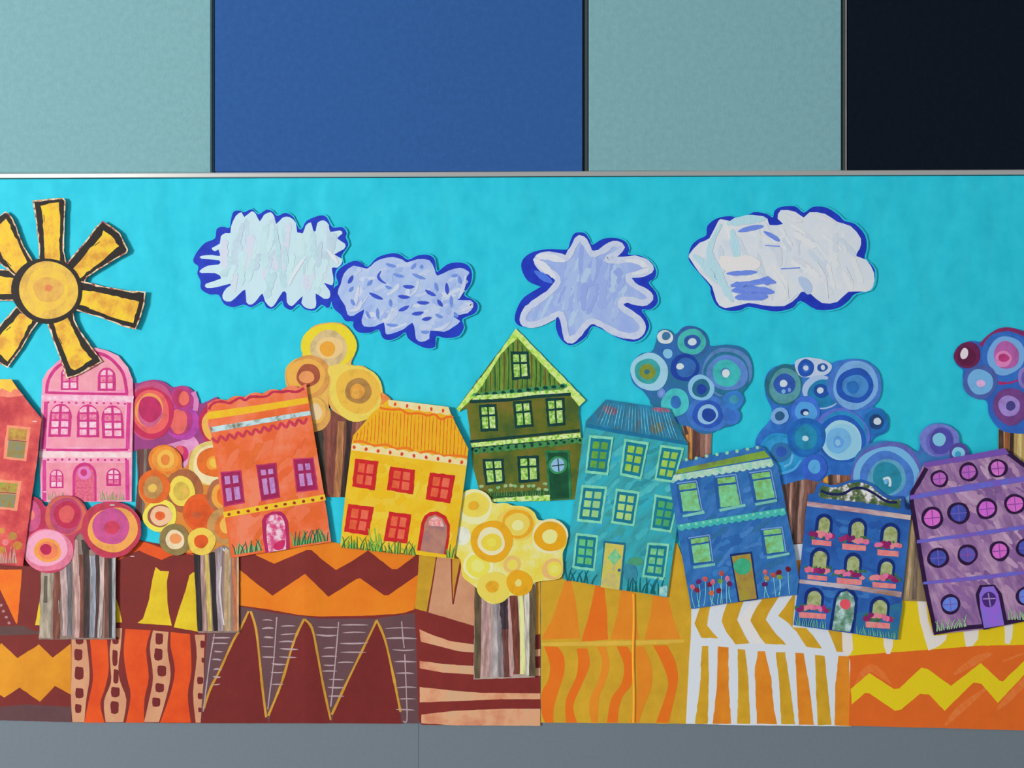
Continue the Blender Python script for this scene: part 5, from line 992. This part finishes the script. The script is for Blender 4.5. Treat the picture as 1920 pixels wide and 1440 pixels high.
t.part('white_streak', strokes([[(574, 480), (556, 505), (541, 535)], [(576, 496), (575, 508)], [(612, 466), (625, 482), (634, 494)]], 8, taper=.6, wb=.4), M((228, 236, 246)))

lit(760)
t = cloud('lilac cloud covered in short blue dashes, overlapping the mint cloud', 760, 567, 5.2, [(621, 556), (626, 540), (634, 532), (630, 515), (640, 501), (663, 489), (677, 492), (690, 500), (707, 483), (733, 475), (750, 477), (765, 487), (783, 479), (803, 478), (815, 487), (818, 508), (824, 507), (840, 495), (860, 492), (877, 497), (885, 512), (882, 533), (870, 553), (887, 562), (896, 573), (890, 588), (867, 598), (870, 613), (860, 630), (837, 634), (818, 631), (816, 650), (800, 653), (780, 645), (765, 634), (760, 623), (747, 632), (730, 638), (717, 633), (710, 618), (693, 624), (672, 623), (662, 612), (662, 603), (648, 602), (639, 590), (625, 577)])
CP2 = [(633, 550), (639, 533), (645, 513), (663, 498), (688, 504), (702, 492), (717, 485), (737, 482), (755, 487), (763, 492), (783, 486), (805, 488), (815, 505), (820, 517), (842, 507), (863, 502), (875, 507), (880, 512), (873, 523), (878, 528), (867, 542), (873, 545), (858, 562), (882, 563), (888, 573), (877, 587), (850, 593), (863, 602), (850, 613), (833, 622), (807, 620), (805, 635), (790, 641), (780, 635), (778, 620), (773, 605), (757, 617), (733, 626), (723, 625), (720, 605), (703, 612), (683, 612), (678, 600), (683, 580), (663, 592), (652, 590), (647, 573)]
t.part('lilac_paint', sm(CP2, 2), M((178, 200, 240), (156, 180, 232), (200, 216, 246), s=12, st=(-25, 1.6), bump=.2, det=6))
brush(t, CP2, 50, 34, 9, -35, [M((196, 212, 244), s=30), M((160, 184, 234), s=30), M((210, 222, 248), s=30), M((172, 196, 240), s=30)], 40, .3)
WS = M((222, 230, 248), (206, 218, 246), s=40, bump=.4)
t.part('white_streak', strokes([[(673, 535), (668, 560), (665, 580)], [(678, 562), (672, 578), (655, 583)], [(690, 555), (676, 574)], [(790, 512), (803, 516)], [(845, 603), (830, 615), (812, 618)], [(872, 568), (884, 574), (860, 585)], [(874, 515), (868, 540), (860, 560)], [(730, 590), (745, 575)]], 8, taper=.6, wb=.4), WS)
D1 = M((56, 78, 192)); D2 = M((108, 140, 218))
dk = [(705, 555, 28, 25), (766, 537, 21, 3), (757, 556, 22, 5), (793, 567, 23, 2), (757, 578, 22, -25), (783, 587, 22, -8), (807, 549, 22, 28), (825, 568, 16, 55), (838, 541, 22, 85), (657, 524, 17, -60), (800, 597, 18, -12)]
lt = [(747, 516, 20, 15), (785, 518, 26, 22), (775, 499, 14, -50), (790, 500, 8, -80), (733, 497, 20, 15), (846, 565, 22, 88), (818, 538, 17, 75), (852, 516, 12, -10), (862, 525, 15, 75), (732, 568, 14, 85), (690, 590, 16, 60), (708, 588, 20, 85), (735, 609, 22, 5), (797, 622, 16, 0), (658, 542, 12, -50), (662, 567, 14, 55), (823, 592, 15, 25), (693, 530, 14, -50), (855, 590, 12, 50), (728, 538, 12, 20)]
for L_, m in ((dk, D1), (lt, D2)):
    for x, y, l, a in L_:
        a = math.radians(a); dx, dy = math.cos(a) * l / 2, math.sin(a) * l / 2
        t.part('blue_dash', stroke([(x - dx, y - dy), (x, y + 1), (x + dx, y + dy)], 7 if m is D1 else 6, taper=.45, n=3), m)
t.part('blue_dash', stroke([(714, 508), (709, 518), (714, 526), (724, 532)], 5, taper=.5), D1)

lit(1100)
t = cloud('star-shaped lilac cloud with thick white looping edges, above the green house', 1098, 542, 3.8, [(965, 598), (970, 577), (983, 557), (1010, 540), (1012, 537), (990, 527), (978, 505), (980, 487), (998, 473), (1027, 467), (1055, 468), (1065, 466), (1070, 450), (1078, 437), (1096, 437), (1106, 450), (1111, 459), (1130, 448), (1153, 446), (1173, 453), (1180, 468), (1178, 477), (1200, 479), (1220, 490), (1230, 507), (1227, 522), (1216, 530), (1230, 548), (1233, 567), (1220, 580), (1203, 581), (1213, 597), (1217, 613), (1207, 632), (1187, 641), (1157, 633), (1130, 618), (1110, 612), (1100, 630), (1083, 643), (1066, 647), (1050, 634), (1042, 613), (1041, 596), (1020, 608), (990, 614), (972, 610)])
lp = [(980, 600), (986, 583), (1000, 570), (1028, 550), (1046, 528), (1036, 512), (1018, 505), (1006, 487), (1022, 478), (1045, 480), (1062, 484), (1074, 465), (1087, 446), (1099, 458), (1110, 476), (1130, 470), (1150, 457), (1166, 464), (1152, 478), (1136, 486), (1160, 488), (1190, 486), (1212, 492), (1220, 504), (1208, 513), (1178, 518), (1188, 534), (1212, 548), (1219, 560), (1205, 568), (1178, 562), (1164, 566), (1168, 578), (1190, 592), (1204, 608), (1203, 622), (1188, 630), (1160, 626), (1130, 610), (1110, 602), (1096, 612), (1082, 630), (1066, 638), (1060, 622), (1056, 600), (1048, 588), (1030, 598), (1005, 608), (988, 608)]
t.part('lilac_paint', sm(lp, 3), M((162, 184, 234), (150, 172, 228), (174, 198, 234), s=9, st=(18, 1.8), bump=.2, det=6))
brush(t, lp, 46, 60, 11, 105, [M((156, 178, 232), s=30), M((172, 194, 238), s=30), M((148, 168, 228), s=30), M((180, 206, 236), s=30)], 16)
t.part('white_loop', stroke(lp, 12, closed=True, wb=.35, n=3), M((220, 228, 246), (200, 212, 242), s=40, bump=.4))
t.part('white_dab', strokes([[(1000, 486), (1015, 495), (1030, 510), (1042, 522)], [(1005, 480), (1030, 482), (1060, 490)], [(1172, 488), (1200, 492), (1210, 506), (1185, 514)]], 12, taper=.4, wb=.5), M((234, 236, 244), (220, 228, 240), s=50, bump=.4))
t.part('blue_dab', strokes([[(1002, 508), (1020, 520), (1036, 530)]], 13, taper=.5), M((70, 110, 210)))

lit(1470)
t = cloud('widest grey white cloud at the right of the row, with blue brush strokes', 1466, 488, 4.1, [(1291, 478), (1297, 460), (1309, 449), (1324, 441), (1326, 424), (1343, 410), (1370, 405), (1391, 411), (1412, 398), (1437, 401), (1449, 408), (1452, 396), (1464, 388), (1491, 387), (1507, 399), (1524, 388), (1549, 389), (1572, 403), (1583, 414), (1603, 420), (1622, 441), (1625, 466), (1621, 484), (1632, 494), (1640, 506), (1640, 525), (1632, 543), (1603, 551), (1591, 564), (1570, 578), (1532, 581), (1501, 564), (1487, 577), (1457, 584), (1428, 580), (1403, 575), (1387, 582), (1362, 582), (1343, 572), (1333, 551), (1331, 537), (1314, 516), (1294, 492)])
CP4 = [(1292, 477), (1312, 455), (1330, 447), (1347, 414), (1357, 412), (1387, 416), (1420, 404), (1439, 410), (1443, 422), (1468, 420), (1458, 410), (1464, 394), (1491, 397), (1507, 408), (1518, 398), (1547, 401), (1570, 416), (1595, 424), (1614, 447), (1612, 466), (1605, 480), (1624, 487), (1639, 512), (1637, 537), (1624, 547), (1591, 547), (1570, 566), (1541, 568), (1520, 551), (1503, 547), (1495, 557), (1470, 574), (1428, 572), (1403, 568), (1360, 578), (1343, 564), (1335, 537), (1312, 512), (1295, 487)]
t.part('white_paint', sm(CP4, 2), M((212, 218, 226), (202, 210, 220), (224, 228, 232), s=9, st=(-38, 1.6), bump=.25, det=7))
brush(t, [q for q in CP4], 70, 52, 11, 60, [M((224, 228, 232), s=30), M((202, 208, 218), s=30), M((214, 222, 230), s=30), M((232, 234, 236), s=30), M((196, 208, 220), s=30)], 35, .2)
LM = M((178, 218, 230), (190, 224, 234), s=20, st=(10, 3), bump=.4)
t.part('mint_streak', strokes([[(1352, 420), (1330, 470), (1345, 510), (1365, 550), (1374, 566)], [(1372, 430), (1378, 460), (1384, 492)], [(1300, 478), (1325, 500), (1345, 530)], [(1362, 420), (1400, 412), (1436, 410)]], 17, taper=.5, wb=.4), LM)
t.part('cream_patch', sm([(1352, 480), (1380, 482), (1402, 478), (1425, 490), (1420, 504), (1390, 508), (1362, 508), (1350, 496)], 3), M((230, 226, 226), s=40, bump=.4))
BS = M((96, 124, 210), (112, 138, 216), s=30, st=(80, 4), bump=.4)
t.part('blue_stroke', strokes([[(1384, 434), (1408, 428), (1432, 424)], [(1432, 434), (1450, 444), (1462, 452)], [(1362, 513), (1390, 512), (1420, 510)], [(1434, 460), (1462, 462)], [(1464, 504), (1500, 502)]], 9, taper=.4, wb=.4), BS)
t.part('blue_stroke', strokes([[(1370, 536), (1400, 530), (1432, 526), (1455, 530)], [(1372, 545), (1410, 543), (1452, 548)], [(1378, 558), (1410, 556), (1440, 556)]], 15, taper=.3, wb=.4), BS)
t.part('pale_blue_patch', stroke([(1498, 520), (1512, 535), (1516, 552)], 18, taper=.4), M((186, 206, 238), s=30, bump=.4))
t.part('white_streak', strokes([[(1366, 524), (1395, 524), (1430, 520)], [(1476, 530), (1478, 560)], [(1495, 550), (1478, 566)], [(1465, 400), (1490, 412), (1505, 415)], [(1520, 402), (1550, 412), (1568, 420)], [(1530, 490), (1545, 520), (1552, 560)], [(1585, 500), (1600, 530)]], 8, taper=.5, wb=.4), M((236, 238, 242), (224, 228, 236), s=40, bump=.45))
